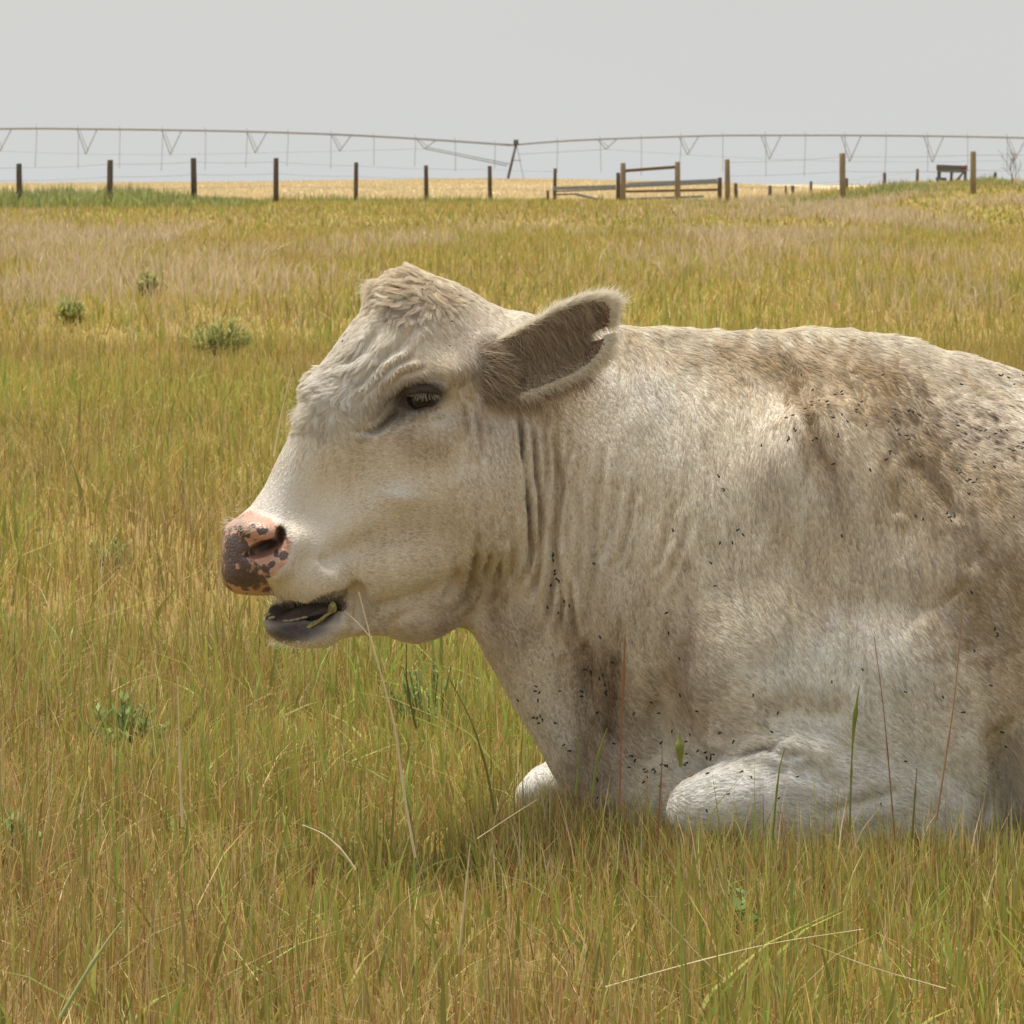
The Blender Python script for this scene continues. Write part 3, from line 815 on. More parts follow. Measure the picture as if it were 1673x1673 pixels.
# ------------------------------------------------------------------ hair of the coat
flow = np.array([  # px,py, direction of the lie of the hair (right, down)
    (660, 460, -0.9, 0.3), (615, 468, -1.0, 0.1), (740, 480, 0.7, 0.6), (615, 490, -0.7, 0.8), (700, 520, 0.2, 0.9), (700, 560, 0.4, 0.8), (570, 560, -0.7, 0.4), (640, 560, -0.1, 0.9), (530, 620, -0.8, 0.2), (600, 620, -0.2, 0.9), (560, 670, 0.2, 1.0), (500, 670, -0.8, 0.5), (640, 600, 0.1, 0.9),
    (700, 620, 0.7, 0.3), (640, 700, 0.8, -0.2), (500, 740, 0.2, -0.9), (560, 800, 0.8, -0.5), (450, 830, 0.5, -0.8), (520, 880, 0.7, -0.5), (500, 950, 0.2, 0.9), (540, 950, 0.3, 0.9), (640, 850, 0.9, -0.2),
    (700, 740, 0.5, 0.7), (700, 900, 0.9, 0.2), (640, 960, 0.9, 0.0), (690, 1020, 0.9, 0.3), (800, 720, 0.1, 1.0), (800, 850, 0.1, 1.0), (780, 560, 0.3, 1.0), (860, 540, 0.7, 0.6),
    (950, 700, 0.1, 1.0), (900, 900, 0.0, 1.0), (930, 1100, 0.1, 1.0), (1050, 600, 0.2, 1.0), (1050, 800, 0.0, 1.0), (1050, 1000, 0.1, 1.0), (1150, 560, 0.7, 0.7), (1200, 700, 0.25, 1.0),
    (1250, 580, 0.4, 0.9), (1400, 570, 0.5, 0.8), (1300, 650, 0.25, 1.0), (1350, 700, 0.2, 1.0), (1300, 850, 0.0, 1.0), (1150, 1050, 0.9, 0.4), (1150, 1150, 1.0, 0.1), (1300, 1050, 0.5, 0.9), (1450, 700, 0.4, 1.0),
    (1500, 620, 0.7, 0.9), (1600, 650, 0.9, 0.6), (1600, 800, 0.7, 0.8), (1500, 950, 0.2, 1.0), (1400, 1080, 0.1, 1.0), (1550, 1100, 0.7, 0.7), (1650, 1000, 0.8, 0.6), (1650, 1250, 0.7, 0.7),
    (1200, 1300, 0.9, -0.1), (1400, 1280, 0.8, 0.4), (2000, 900, 0.9, 0.4), (2600, 900, 0.7, 0.8), (450, 1040, 0.9, 0.3), (530, 1040, 0.9, 0.2)])
def flow_dir(P):
    acc = np.zeros((len(P), 2)); ws = np.zeros(len(P)) + 1e-9
    for px, py, du, dv in flow:
        w0 = on_surface(px, py) if px < 1700 else np.array([px, py, -300])
        r2 = (P[:, 0] - w0[0]) ** 2 + (P[:, 1] - w0[1]) ** 2
        w_ = 1 / (r2 + 900) ** 1.6
        acc[:, 0] += w_ * du; acc[:, 1] += w_ * dv; ws += w_
    d = acc / ws[:, None]
    ang = 0.30 * vnoise(P[:, 0] / 26, P[:, 1] / 60, P[:, 2] / 30, 21) + 0.16 * vnoise(P[:, 0] / 8, P[:, 1] / 22, P[:, 2] / 9, 22)
    ca, sa = np.cos(ang), np.sin(ang)
    return np.stack([d[:, 0] * ca - d[:, 1] * sa, d[:, 0] * sa + d[:, 1] * ca, np.zeros(len(P))], -1)

def make_hair(name, roots, tipfn_pts, radius, col, mat, parent, kind='stuff'):
    """strands: tipfn_pts (N,K,3) in model units"""
    N_, K_ = tipfn_pts.shape[:2]
    hc = bpy.data.hair_curves.new(name)
    hc.add_curves([K_] * N_)
    pw = (to_world(tipfn_pts) - COW).astype(np.float32)
    hc.attributes['position'].data.foreach_set('vector', pw.reshape(-1)) if 'position' in hc.attributes else None
    rad = hc.attributes.get('radius') or hc.attributes.new('radius', 'FLOAT', 'POINT')
    tt = np.linspace(0, 1, K_)
    rr_ = (radius[:, None] * (1 - 0.8 * tt ** 1.5)[None]).astype(np.float32)
    rad.data.foreach_set('value', rr_.ravel())
    ca = hc.attributes.new('tint', 'FLOAT_COLOR', 'CURVE')
    c4 = np.ones((N_, 4), np.float32); c4[:, :3] = col
    ca.data.foreach_set('color', c4.ravel())
    hc.materials.append(mat)
    o = bpy.data.objects.new(name, hc)
    link(o, parent); o['kind'] = kind
    return o

m, n, l = new_mat('coat_hair')
out = n.new('ShaderNodeOutputMaterial')
a_ = attr('tint')
d1 = n.new('ShaderNodeBsdfPrincipled'); d1.inputs['Roughness'].default_value = 0.55; d1.inputs['Specular IOR Level'].default_value = 0.25
l.new(a_.outputs['Color'], d1.inputs['Base Color'])
d2 = n.new('ShaderNodeBsdfTranslucent'); l.new(a_.outputs['Color'], d2.inputs[0])
mx = n.new('ShaderNodeMixShader'); mx.inputs[0].default_value = 0.38
l.new(d1.outputs[0], mx.inputs[1]); l.new(d2.outputs[0], mx.inputs[2]); l.new(mx.outputs[0], out.inputs[0])
M_hair = m

def fur(n_hair):
    fc = cv[cf].mean(1); area = np.linalg.norm(fn, axis=1) * 0.5
    fnn = fn / np.maximum(np.linalg.norm(fn, axis=1), 1e-9)[:, None]
    vis = np.where(fc[:, 0] < 1720, 1.0, np.where(fc[:, 0] < 1900, 0.3, 0.09)) * np.where(fnn[:, 2] < 0.35, 1.0, np.where(fc[:, 0] < 1100, 0.3, 0.15)) * np.where(fc[:, 1] > 1385, 0.1, 1)
    head = np.where(fc[:, 0] < 830, 1.35, 1.0) * (1 + 0.9 * np.exp(-((fc[:, 0] - 620) / 120) ** 2 - ((fc[:, 1] - 560) / 120) ** 2))
    bare = skin[cf].mean(1); inn = mouth[cf].mean(1)
    p = area * vis * head * np.clip(1 - bare * 1.15, 0, 1) * np.clip(1 - inn * 2, 0, 1)
    p /= p.sum()
    fi = rng.choice(len(cf), n_hair, p=p)
    a, b_ = rng.random((2, n_hair, 1))
    q = cf[fi]
    P = cv[q[:, 0]] * (1 - a) * (1 - b_) + cv[q[:, 1]] * a * (1 - b_) + cv[q[:, 2]] * a * b_ + cv[q[:, 3]] * (1 - a) * b_
    Nn = cn[q[:, 0]] * (1 - a) * (1 - b_) + cn[q[:, 1]] * a * (1 - b_) + cn[q[:, 2]] * a * b_ + cn[q[:, 3]] * (1 - a) * b_
    Nn /= np.maximum(np.linalg.norm(Nn, axis=1), 1e-9)[:, None]
    D = flow_dir(P)
    D = D - (D * Nn).sum(1)[:, None] * Nn
    D /= np.maximum(np.linalg.norm(D, axis=1), 1e-6)[:, None]
    # length map
    L = 9.0 + 3.5 * smooth01((P[:, 0] - 960) / 200)
    fore = np.exp(-((P[:, 0] - np.minimum(P[:, 0] - 0, 585) - 0) / 36) ** 2 - ((P[:, 1] - 570) / 85) ** 2) * smooth01((P[:, 0] - 440) / 60) + 0.8 * np.exp(-((P[:, 0] - 515) / 50) ** 2 - ((P[:, 1] - 660) / 35) ** 2)
    pollh = np.exp(-((P[:, 0] - 685) / 75) ** 2 - ((P[:, 1] - 470) / 45) ** 2)
    muzz = smooth01((620 - P[:, 0]) / 80) * smooth01((P[:, 1] - 740) / 60)
    back = smooth01((640 - P[:, 1]) / 70) * smooth01((P[:, 0] - 980) / 60)
    L = L * (1 - 0.45 * muzz) + 20 * fore + 22 * pollh + 6 * back
    face_cheek = np.exp(-((P[:, 0] - 680) / 90) ** 2 - ((P[:, 1] - 820) / 120) ** 2)
    L = L * (1 - 0.3 * face_cheek)
    L = L + 12 * np.exp(-((P[:, 0] - 805) / 45) ** 2 - ((P[:, 1] - 605) / 55) ** 2)
    L *= 1 - 0.35 * np.exp(-((P[:, 0] - 900) / 90) ** 2 - ((P[:, 1] - 880) / 200) ** 2)
    L *= rng.uniform(0.65, 1.25, len(P))
    curl = np.clip(0.9 * fore + 1.2 * pollh, 0, 1.2)
    lift = 0.13 + 0.15 * rng.random(len(P)) + 0.14 * curl + 0.12 * back
    bare_h = skin[q[:, 0]]
    L *= (1 - 0.6 * bare_h)
    K_ = 6
    t = np.linspace(0, 1, K_)[None, :, None]
    jit = rng.normal(0, 0.09, (len(P), 3)); D2 = D + jit - (jit * Nn).sum(1)[:, None] * Nn
    B = np.cross(Nn, D2)
    pts = P[:, None] + L[:, None, None] * (t * D2[:, None] + (lift[:, None, None] * t * (1.15 - 0.75 * t)) * Nn[:, None])
    ph = rng.uniform(0, 6.28, (len(P), 1, 1)) * 0.3 + 4 * vnoise(P[:, 0] / 24, P[:, 1] / 24, P[:, 2] / 24, 31)[:, None, None]
    pts = pts + curl[:, None, None] * 7.0 * np.sin(5.0 * t + ph) * t ** 0.8 * B[:, None] 
    pts = pts - Nn[:, None] * 0.3
    # clumps: strands lean to their lock's tip
    nc = n_hair // 8
    pc = 1 / (1 + 4.0 * curl) ; pc /= pc.sum()
    ci = rng.choice(len(P), nc, replace=False, p=pc)
    kd = KDTree(nc)
    cs = P[ci]
    for i_, p_ in enumerate(cs): kd.insert(p_, i_)
    kd.balance()
    near = np.fromiter((kd.find(p_)[1] for p_ in P), dtype=np.int32, count=len(P))
    ct = pts[ci][near]
    dist = np.linalg.norm(P - cs[near], axis=1)
    clump = ((0.78 - 0.04 * curl) * np.exp(-(dist / (9 + 12 * curl)) ** 2))[:, None, None] * t ** 1.1
    dlt = (ct - pts) * clump
    dn = (dlt * Nn[:, None]).sum(-1, keepdims=True)
    pts = pts + dlt - np.minimum(dn, 0) * Nn[:, None]
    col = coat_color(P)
    lk = (1 + rng.uniform(-0.14, 0.12, nc)[near] * np.where(P[:, 0] < 760, 0.55, 1) * (1 + curl * 0.9)) * (1 + 0.13 * vnoise(P[:, 0] / 4, P[:, 1] / 50, P[:, 2] / 12, 33) + 0.10 * vnoise(P[:, 0] / 11, P[:, 1] / 110, P[:, 2] / 30, 34) * smooth01((P[:, 0] - 860) / 80))
    col = col * (rng.uniform(0.85, 1.15, len(P)) * lk)[:, None]
    col = mixc(col, np.clip(trough[q[:, 0]] * 0.85 + eye_rim[q[:, 0]] * 0.8, 0, 1), (0.17, 0.14, 0.12))
    col = col * np.where(rng.random(len(P)) < np.where(P[:, 0] < 800, 0.10, 0.16), np.where(P[:, 0] < 800, 0.78, 0.64), 1.0)[:, None]
    sp_r = np.exp(-((P[:, 0] - 1620) / 110) ** 2 - ((P[:, 1] - 690) / 75) ** 2) + 0.7 * np.exp(-((P[:, 0] - 1480) / 90) ** 2 - ((P[:, 1] - 680) / 60) ** 2) + 0.6 * np.exp(-((P[:, 0] - 1660) / 40) ** 2 - ((P[:, 1] - 770) / 40) ** 2)
    sp_m = sp_r * smooth01((vnoise(P[:, 0] / 7, P[:, 1] / 5, P[:, 2] / 7, 35) - 0.25) / 0.2)
    col = mixc(col, sp_m * 0.8, UMBER * 0.8)
    pl_m = (pollh + 0.5 * fore) * smooth01((vnoise(P[:, 0] / 9, P[:, 1] / 6, P[:, 2] / 9, 36) - 0.35) / 0.2)
    col = mixc(col, pl_m * 0.6, BROWN * 0.8)
    col = np.clip(col * 1.06, 0, 0.95)
    rad = np.full(len(P), 0.00031) * rng.uniform(0.7, 1.2, len(P)) * np.where(P[:, 0] > 1900, 2.4, np.where(P[:, 0] > 1720, 1.5, 1))
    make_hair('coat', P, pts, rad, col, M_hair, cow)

N_HAIR = 640000
fur(N_HAIR)

# ------------------------------------------------------------------ eye
def sphere_pts(c, r, nu_=28, nv_=18, sq=(1, 1, 1)):
    th = np.linspace(0, math.pi, nv_); ph = np.linspace(0, 2 * math.pi, nu_, endpoint=False)
    T_, P_ = np.meshgrid(th, ph, indexing='ij')
    # pole towards the camera (-w)
    x = np.sin(T_) * np.cos(P_); y = np.sin(T_) * np.sin(P_); z = -np.cos(T_)
    v = np.stack([c[0] + r * sq[0] * x, c[1] + r * sq[1] * y, c[2] + r * sq[2] * z], -1).reshape(-1, 3)
    i = np.arange(nv_ * nu_).reshape(nv_, nu_)
    f = np.stack([i[:-1], np.roll(i[:-1], -1, 1), np.roll(i[1:], -1, 1), i[1:]], -1).reshape(-1, 4)
    return v, f

m, n, l = new_mat('eye_surface')
out = n.new('ShaderNodeOutputMaterial'); b = n.new('ShaderNodeBsdfPrincipled'); l.new(b.outputs[0], out.inputs[0])
b.inputs['Roughness'].default_value = 0.06; b.inputs['Base Color'].default_value = (0.012, 0.009, 0.008, 1)
b.inputs['Specular IOR Level'].default_value = 0.35; b.inputs['Coat Weight'].default_value = 0.2; b.inputs['Coat Roughness'].default_value = 0.08
M_eye = m
ew = EYE_W + 28
eu, ev = [float(x) for x in mdl(690, 647, ew)]
v_, f_ = sphere_pts((eu, ev, ew), 26)
cow_mesh('eye', v_, f_, M_eye)
eu2, ev2 = [float(x) for x in mdl(560, 640, N(560) + 92)]
v_, f_ = sphere_pts((eu2, ev2, N(560) + 96), 22)
cow_mesh('eye', v_, f_, M_eye)
def lid(sel, r):
    v_, f_ = sphere_pts((0, 0, 0), r, 36, 24)
    a = math.radians(-10); y_ = -v_[:, 0] * math.sin(a) + v_[:, 1] * math.cos(a)
    keep_f = sel(y_[f_].mean(1) / r)
    cow_mesh('eyelid', v_ + np.array([eu, ev, ew]), f_[keep_f], M_lid)
M_lid = simple_mat('eyelid_skin', (0.17, 0.13, 0.11), 0.6, noise=0.4, scale=150, bump=0.3)
lid(lambda y: y < -0.10, 28.0)
# eyelashes
nl_ = 46
tl = rng.uniform(-0.4, 1, nl_)
px_l = 690 + 25 * tl; py_l = 647 - 2 - 2 * (1 - tl ** 2) + 2.6 * -tl
R0 = np.stack([np.array([float(mdl(a, b2, ew - 24)[0]), float(mdl(a, b2, ew - 24)[1]), ew - 26 + 6 * t2 * t2]) for a, b2, t2 in zip(px_l, py_l, tl)])
t = np.linspace(0, 1, 5)[None, :, None]
Ll = rng.uniform(14, 24, nl_)[:, None, None]
dirl = np.stack([0.35 * tl + rng.normal(0, .12, nl_), np.full(nl_, 0.75), np.full(nl_, -0.75)], -1)[:, None]
pl = R0[:, None] + Ll * (t * dirl + np.array([0, -0.25, -0.1])[None, None] * t * t)
make_hair('eyelashes', R0, pl, np.full(nl_, 0.00035), np.tile([0.42, 0.37, 0.31], (nl_, 1)), M_hair, cow)

# ------------------------------------------------------------------ ears
def tri_fill_grid(poly, step, margin=0):
    xs = np.array([p[0] for p in poly]); ys = np.array([p[1] for p in poly])
    return xs.min(), xs.max(), ys.min(), ys.max()

ear_top = [(786, 566), (815, 556), (846, 541), (880, 522), (912, 504), (944, 491), (970, 488), (990, 490), (1000, 504)]
ear_mid = [(776, 606), (806, 602), (838, 595), (868, 586), (896, 577), (924, 567), (950, 556), (978, 547), (996, 542)]
ear_bot = [(790, 644), (820, 651), (850, 647), (882, 636), (912, 624), (940, 611), (964, 596), (980, 580), (988, 562)]
def ear_shell():
    """cupped ear: rows run from upper edge over the deep middle to lower edge; the tip is split"""
    nt, ns = 60, 61
    tt = np.linspace(0, 1, nt); cu = np.linspace(0, 1, 9)
    def cur(a): return np.stack([np.interp(tt, cu, [p[0] for p in a]), np.interp(tt, cu, [p[1] for p in a])], -1)
    A, Bm, Cc = cur(ear_top), cur(ear_mid), cur(ear_bot)
    s = np.linspace(-1, 1, ns)
    pts = np.zeros((nt, ns, 3))
    wb = np.interp(tt, [0, 0.12, 0.3, 1], [-96, -140, -165, -196])
    for j in range(ns):
        lim = 1.0 - 0.27 * max(0.0, 1 - abs(s[j] - 0.04) / 0.26) ** 0.8
        tj = tt * lim
        def at(a): return np.stack([np.interp(tj, tt, a[:, 0]), np.interp(tj, tt, a[:, 1])], -1)
        w_a = max(-s[j], 0) ** 0.85; w_c = max(s[j], 0) ** 0.85
        xy = at(Bm) + (at(A) - at(Bm)) * w_a + (at(Cc) - at(Bm)) * w_c
        depth = np.interp(tj, [0, 0.25, 0.8, 1], [4, 30, 30, 12])
        ww = np.interp(tj, tt, wb) + depth * (1 - np.abs(s[j]) ** 1.7) - 4
        mu, mv = mdl(xy[:, 0], xy[:, 1], ww)
        pts[:, j] = np.stack([mu, mv, ww], -1)
    return pts, tt, s
ep, et, es = ear_shell()
nt, ns = ep.shape[:2]
def shell_faces(nt, ns):
    i = np.arange(nt * ns).reshape(nt, ns)
    return np.stack([i[:-1, :-1], i[:-1, 1:], i[1:, 1:], i[1:, :-1]], -1).reshape(-1, 4)
def thick_shell(ep, th=9.0):
    nt, ns = ep.shape[:2]
    gu = np.gradient(ep, axis=0); gv = np.gradient(ep, axis=1)
    nn = np.cross(gu, gv); nn /= np.maximum(np.linalg.norm(nn, axis=2), 1e-6)[..., None]
    nn[nn[..., 2] < 0] *= -1          # away from the camera
    edge = np.minimum(np.minimum(np.arange(ns), np.arange(ns)[::-1])[None] / 5.0, (np.arange(nt)[::-1])[:, None] / 5.0)
    ins = ep; outp = ep + nn * (3 + th * np.clip(edge, 0, 1)[..., None])
    f1 = shell_faces(nt, ns); f2 = f1[:, ::-1] + nt * ns
    i = np.arange(nt * ns).reshape(nt, ns)
    ring = np.concatenate([i[0, :], i[1:, -1], i[-1, ::-1][1:], i[::-1, 0][1:-1]])
    r2 = np.roll(ring, -1)
    f3 = np.stack([ring, r2, r2 + nt * ns, ring + nt * ns], -1)[:, ::-1]
    return np.concatenate([ins.reshape(-1, 3), outp.reshape(-1, 3)]), np.concatenate([f1, f2, f3]), nn
EARB = np.array([0.21, 0.155, 0.105]); EARP = np.array([0.20, 0.085, 0.07])
evv, eff, enn = thick_shell(ep)
TT, SS = np.meshgrid(et, es, indexing='ij')
ec = np.tile(EARB, (nt * ns, 1))
ec = mixc(ec, (smooth01((TT - 0.62) / 0.25) * (1 - smooth01((np.abs(SS) - 0.62) / 0.25))).ravel() * 0.85, EARP)
ec = mixc(ec, smooth01((np.abs(SS) - 0.88) / 0.12).ravel() * 0.7, (0.6, 0.52, 0.42))
ecol = np.concatenate([ec, np.tile(CREAM * 0.95, (nt * ns, 1))])
M_ear = attr_mat('ear_skin', 'tint', 0.75, 0.12, 0.2)
ear = cow_mesh('ear', evv, eff, M_ear, {'tint': ecol})
tag(ear, 'brown haired ear with a notch in its tip')
# long hairs inside the ear and pale fringe round its edge
def strands_from(P, D, L, curve, K_=6):
    t = np.linspace(0, 1, K_)[None, :, None]
    return P[:, None] + L[:, None, None] * (t * D[:, None] + curve[:, None] * t * t)
ni = 20000
ii = rng.uniform(0, 0.93, ni); jj = rng.uniform(-0.93, 0.93, ni)
keep_ = (rng.random(ni) < np.where(ii > 0.72, 0.28, 1.0)); ii, jj = ii[keep_], jj[keep_]; ni = len(ii)
P_ = ep[(ii * (nt - 1)).astype(int), ((jj + 1) / 2 * (ns - 1)).astype(int)] + rng.normal(0, 2.0, (ni, 3)) * [1, 1, 0]
D_ = np.stack([0.75 + rng.normal(0, .25, ni), 0.45 - 0.4 * jj * -1 * 0.3 + rng.normal(0, .25, ni), -0.35 + rng.normal(0, .12, ni)], -1)
L_ = rng.uniform(14, 42, ni) * np.where(np.abs(jj) < 0.6, 1.15, 0.8) * np.where(ii > 0.7, 0.5, 1)
pi_ = strands_from(P_, D_, L_, np.stack([rng.normal(0, .2, ni), 0.35 + rng.normal(0, .2, ni), np.full(ni, 0.05)], -1))
bc = np.array([0.50, 0.40, 0.29])[None] * rng.uniform(0.35, 1.5, (ni, 1))
lightm = rng.random(ni) < 0.25; bc[lightm] = np.array([0.70, 0.60, 0.47])
make_hair('ear_hair', P_, pi_, np.full(ni, 0.00034), bc, M_hair, ear)
ne = 12000
which = rng.random(ne); tE = rng.uniform(0.05, 1, ne)
P_ = np.zeros((ne, 3)); D_ = np.zeros((ne, 3))
mtop = which < 0.45; mbot = (which >= 0.45) & (which < 0.85); mtip = which >= 0.85
ri = (tE * (nt - 1)).astype(int)
P_[mtop] = ep[ri[mtop], 0]; P_[mbot] = ep[ri[mbot], ns - 1]
sj = rng.integers(0, ns, ne); sj = np.where(np.abs(es[sj] - 0.04) < 0.22, np.where(rng.random(ne) < 0.5, rng.integers(0, ns // 3, ne), rng.integers(2 * ns // 3, ns, ne)), sj); P_[mtip] = ep[nt - 1, sj[mtip]]
D_[mtop] = np.array([0.72, -0.42, 0.0]); D_[mbot] = np.array([0.70, 0.42, 0.05])
D_[mtip] = np.array([0.95, 0.0, 0.0])
D_[mtop & (tE > 0.85)] = np.array([0.8, -0.35, 0]); D_[mtip & (sj < ns // 2)] = np.array([0.8, 0.1, 0.05]); 
P_ += rng.normal(0, 1.8, (ne, 3)) + np.array([0, 0, 6]) * rng.random((ne, 1))
D_ += rng.normal(0, .3, (ne, 3))
L_ = rng.uniform(8, 24, ne) * np.where(mtip, 0.8, 1) * (0.7 + 0.4 * tE)
pe = strands_from(P_, D_, L_, rng.normal(0, .15, (ne, 3)))
make_hair('ear_fringe', P_, pe, np.full(ne, 0.00034), np.array([0.90, 0.84, 0.72])[None] * rng.uniform(0.85, 1.05, (ne, 1)), M_hair, ear)
# locks of the temple that lie over the root of the ear
nb = 1900
pr = np.array([on_surface(a, b2) for a, b2 in zip(rng.uniform(778, 816, nb), rng.uniform(562, 652, nb))]) + np.array([0, 0, 2.0])
db = np.stack([0.9 + rng.normal(0, .2, nb), 0.25 + rng.normal(0, .3, nb), -0.28 + rng.normal(0, .1, nb)], -1)
pb = strands_from(pr, db, rng.uniform(18, 50, nb), np.stack([rng.normal(0, .15, nb), 0.25 + rng.normal(0, .2, nb), np.full(nb, 0.1)], -1))
cb = np.array([0.46, 0.36, 0.26])[None] * rng.uniform(0.4, 1.4, (nb, 1)); lb = rng.random(nb) < 0.4; cb[lb] = np.array([0.72, 0.62, 0.48])
make_hair('temple_hair', pr, pb, np.full(nb, 0.00036), cb, M_hair, cow)
# hair on the back of the ear is short: covered by the shell's pale colour.  Far ear, hidden behind the head
fp = ep.copy(); fp[..., 2] = 2 * -10 - ep[..., 2] + 20
sh = (np.linspace(0, 1, nt)[:, None] ** 1.0)
fp[..., 0] = 790 + (ep[..., 0] - 800) * 0.30; fp[..., 2] = 60 + sh * 190; fp[..., 1] = 560 + (ep[..., 1] - 560) * 0.8 + 15
fv, ff, _ = thick_shell(fp)
cow_mesh('ear', fv, ff, M_ear, {'tint': np.tile(CREAM, (len(fv), 1))})

# ------------------------------------------------------------------ mouth: tongue, teeth, cud, tail, hooves
M_tongue = simple_mat('tongue', (0.16, 0.12, 0.115), 0.4, noise=0.35, scale=120, bump=0.3)
M_tooth = simple_mat('tooth', (0.50, 0.42, 0.26), 0.35, noise=0.35, scale=200)
M_cud = simple_mat('chewed_grass', (0.46, 0.40, 0.17), 0.6, noise=0.5, scale=200, bump=0.5)
def ell_mesh(name, px, py, w, r, rot, mat, lump=0.0, rotw=0.0, nu_=24, nv_=16):
    v_, f_ = sphere_pts((0, 0, 0), 1.0, nu_, nv_)
    if lump:
        v_ = v_ * (1 + lump * vnoise(v_[:, 0] * 2.3 + px, v_[:, 1] * 2.3, v_[:, 2] * 2.3, 17))[:, None]
    v_ = v_ * np.array(r)
    a = math.radians(rot)
    x = v_[:, 0] * math.cos(a) - v_[:, 1] * math.sin(a); y = v_[:, 0] * math.sin(a) + v_[:, 1] * math.cos(a)
    u_, vv_ = mdl(px, py, w)
    P = np.stack([x + float(u_), y + float(vv_), v_[:, 2] + w], -1)
    return cow_mesh(name, P, f_, mat)
ell_mesh('tongue', 500, 1004, N(500) - 8, (52, 15, 34), -12, M_tongue, 0.15)
for px, py, dw in [(466, 1015, -44), (476, 1014, -46), (486, 1012, -48), (497, 1009, -50), (444, 1009, -34), (437, 1004, -22)]:
    ell_mesh('tooth', px, py, N(px) + dw, (6.2, 2.6, 2.6), -14, M_tooth, 0.08, nu_=10, nv_=8)
ell_mesh('cud', 542, 994, N(542) - 68, (7, 9, 7), 20, M_cud, 0.6)
ell_mesh('cud', 522, 1013, N(522) - 76, (22, 2.8, 4), -34, M_cud, 0.9)

M_hoof = simple_mat('hoof', (0.10, 0.08, 0.06), 0.6, noise=0.4, scale=40)
ell_mesh('hoof', 1480, 1388, -330, (42, 18, 30), 0, M_hoof, 0.1)
ell_mesh('hoof', 1985, 1382, -360, (46, 20, 32), 0, M_hoof, 0.1)
# tail along the flank side behind the frame
tp = [(2900, 760, 40), (2945, 860, 30), (2960, 1000, -20), (2950, 1150, -60), (2930, 1300, -90), (2900, 1380, -110)]
ring = 10; tv = []
for i, (a, b2, c) in enumerate(tp):
    r_ = [34, 24, 18, 16, 24, 8][i]
    for k_ in range(ring):
        an = 2 * math.pi * k_ / ring
        tv.append((a + r_ * math.cos(an), b2, c + r_ * math.sin(an)))
tf = [(i * ring + k_, i * ring + (k_ + 1) % ring, (i + 1) * ring + (k_ + 1) % ring, (i + 1) * ring + k_) for i in range(len(tp) - 1) for k_ in range(ring)]
cow_mesh('tail', np.array(tv), np.array(tf), attr_mat('tail_hair', 'tint', 0.8), {'tint': np.tile(CREAM * 0.9, (len(tv), 1))})

# forelock over the nose bridge and the tuft on the left of the poll
def tuft(name, box, wr, dmu, Lr, n_, bend, col):
    px = rng.uniform(box[0], box[1], n_); py = rng.uniform(box[2], box[3], n_)
    w_ = np.interp(px, [330, 600, 760, 860], [-176, -96, -48, -22]) + rng.uniform(*wr, n_)
    mu, mv = mdl(px, py, w_); P = np.stack([mu, mv, w_], -1)
    D = np.array(dmu)[None] + rng.normal(0, 0.16, (n_, 3)); D[:, 2] = rng.normal(-0.1, 0.2, n_)
    ts = strands_from(P, D, rng.uniform(*Lr, n_), np.array(bend)[None] + rng.normal(0, .15, (n_, 3)))
    make_hair(name, P, ts, np.full(n_, 0.00033), np.array(col)[None] * rng.uniform(0.8, 1.1, (n_, 1)), M_hair, cow)
tuft('forelock', (497, 530, 658, 694), (-46, 40), (-0.8, 0.15, 0), (16, 36), 1100, (0.1, 0.35, 0), (0.88, 0.83, 0.74))
tuft('forelock', (606, 634, 456, 480), (-30, 30), (-0.85, 0.05, 0), (12, 30), 700, (0.1, 0.25, 0), (0.82, 0.74, 0.60))

# whiskers on muzzle and chin
nw_ = 520
wp = []; wd_ = []
for _ in range(nw_):
    a = rng.random()
    if a < 0.62: px, py, dd = rng.uniform(440, 548), rng.uniform(958, 982), (rng.normal(0.25, .3), 0.95, -0.35)
    elif a < 0.80: px, py, dd = rng.uniform(440, 545), rng.uniform(1044, 1055), (rng.normal(-0.4, .3), 0.7, -0.5)
    else: px, py, dd = rng.uniform(366, 420), rng.uniform(846, 868), (-0.9, rng.normal(-0.1, .3), -0.3)
    wp.append(on_surface(px, py)); wd_.append(dd)
wp = np.array(wp); wd_ = np.array(wd_)
ws_ = strands_from(wp, wd_, rng.uniform(7, 17, nw_), rng.normal(0, .2, (nw_, 3)))
make_hair('whiskers', wp, ws_, np.full(nw_, 0.00025), np.tile([0.85, 0.8, 0.7], (nw_, 1)), M_hair, cow)

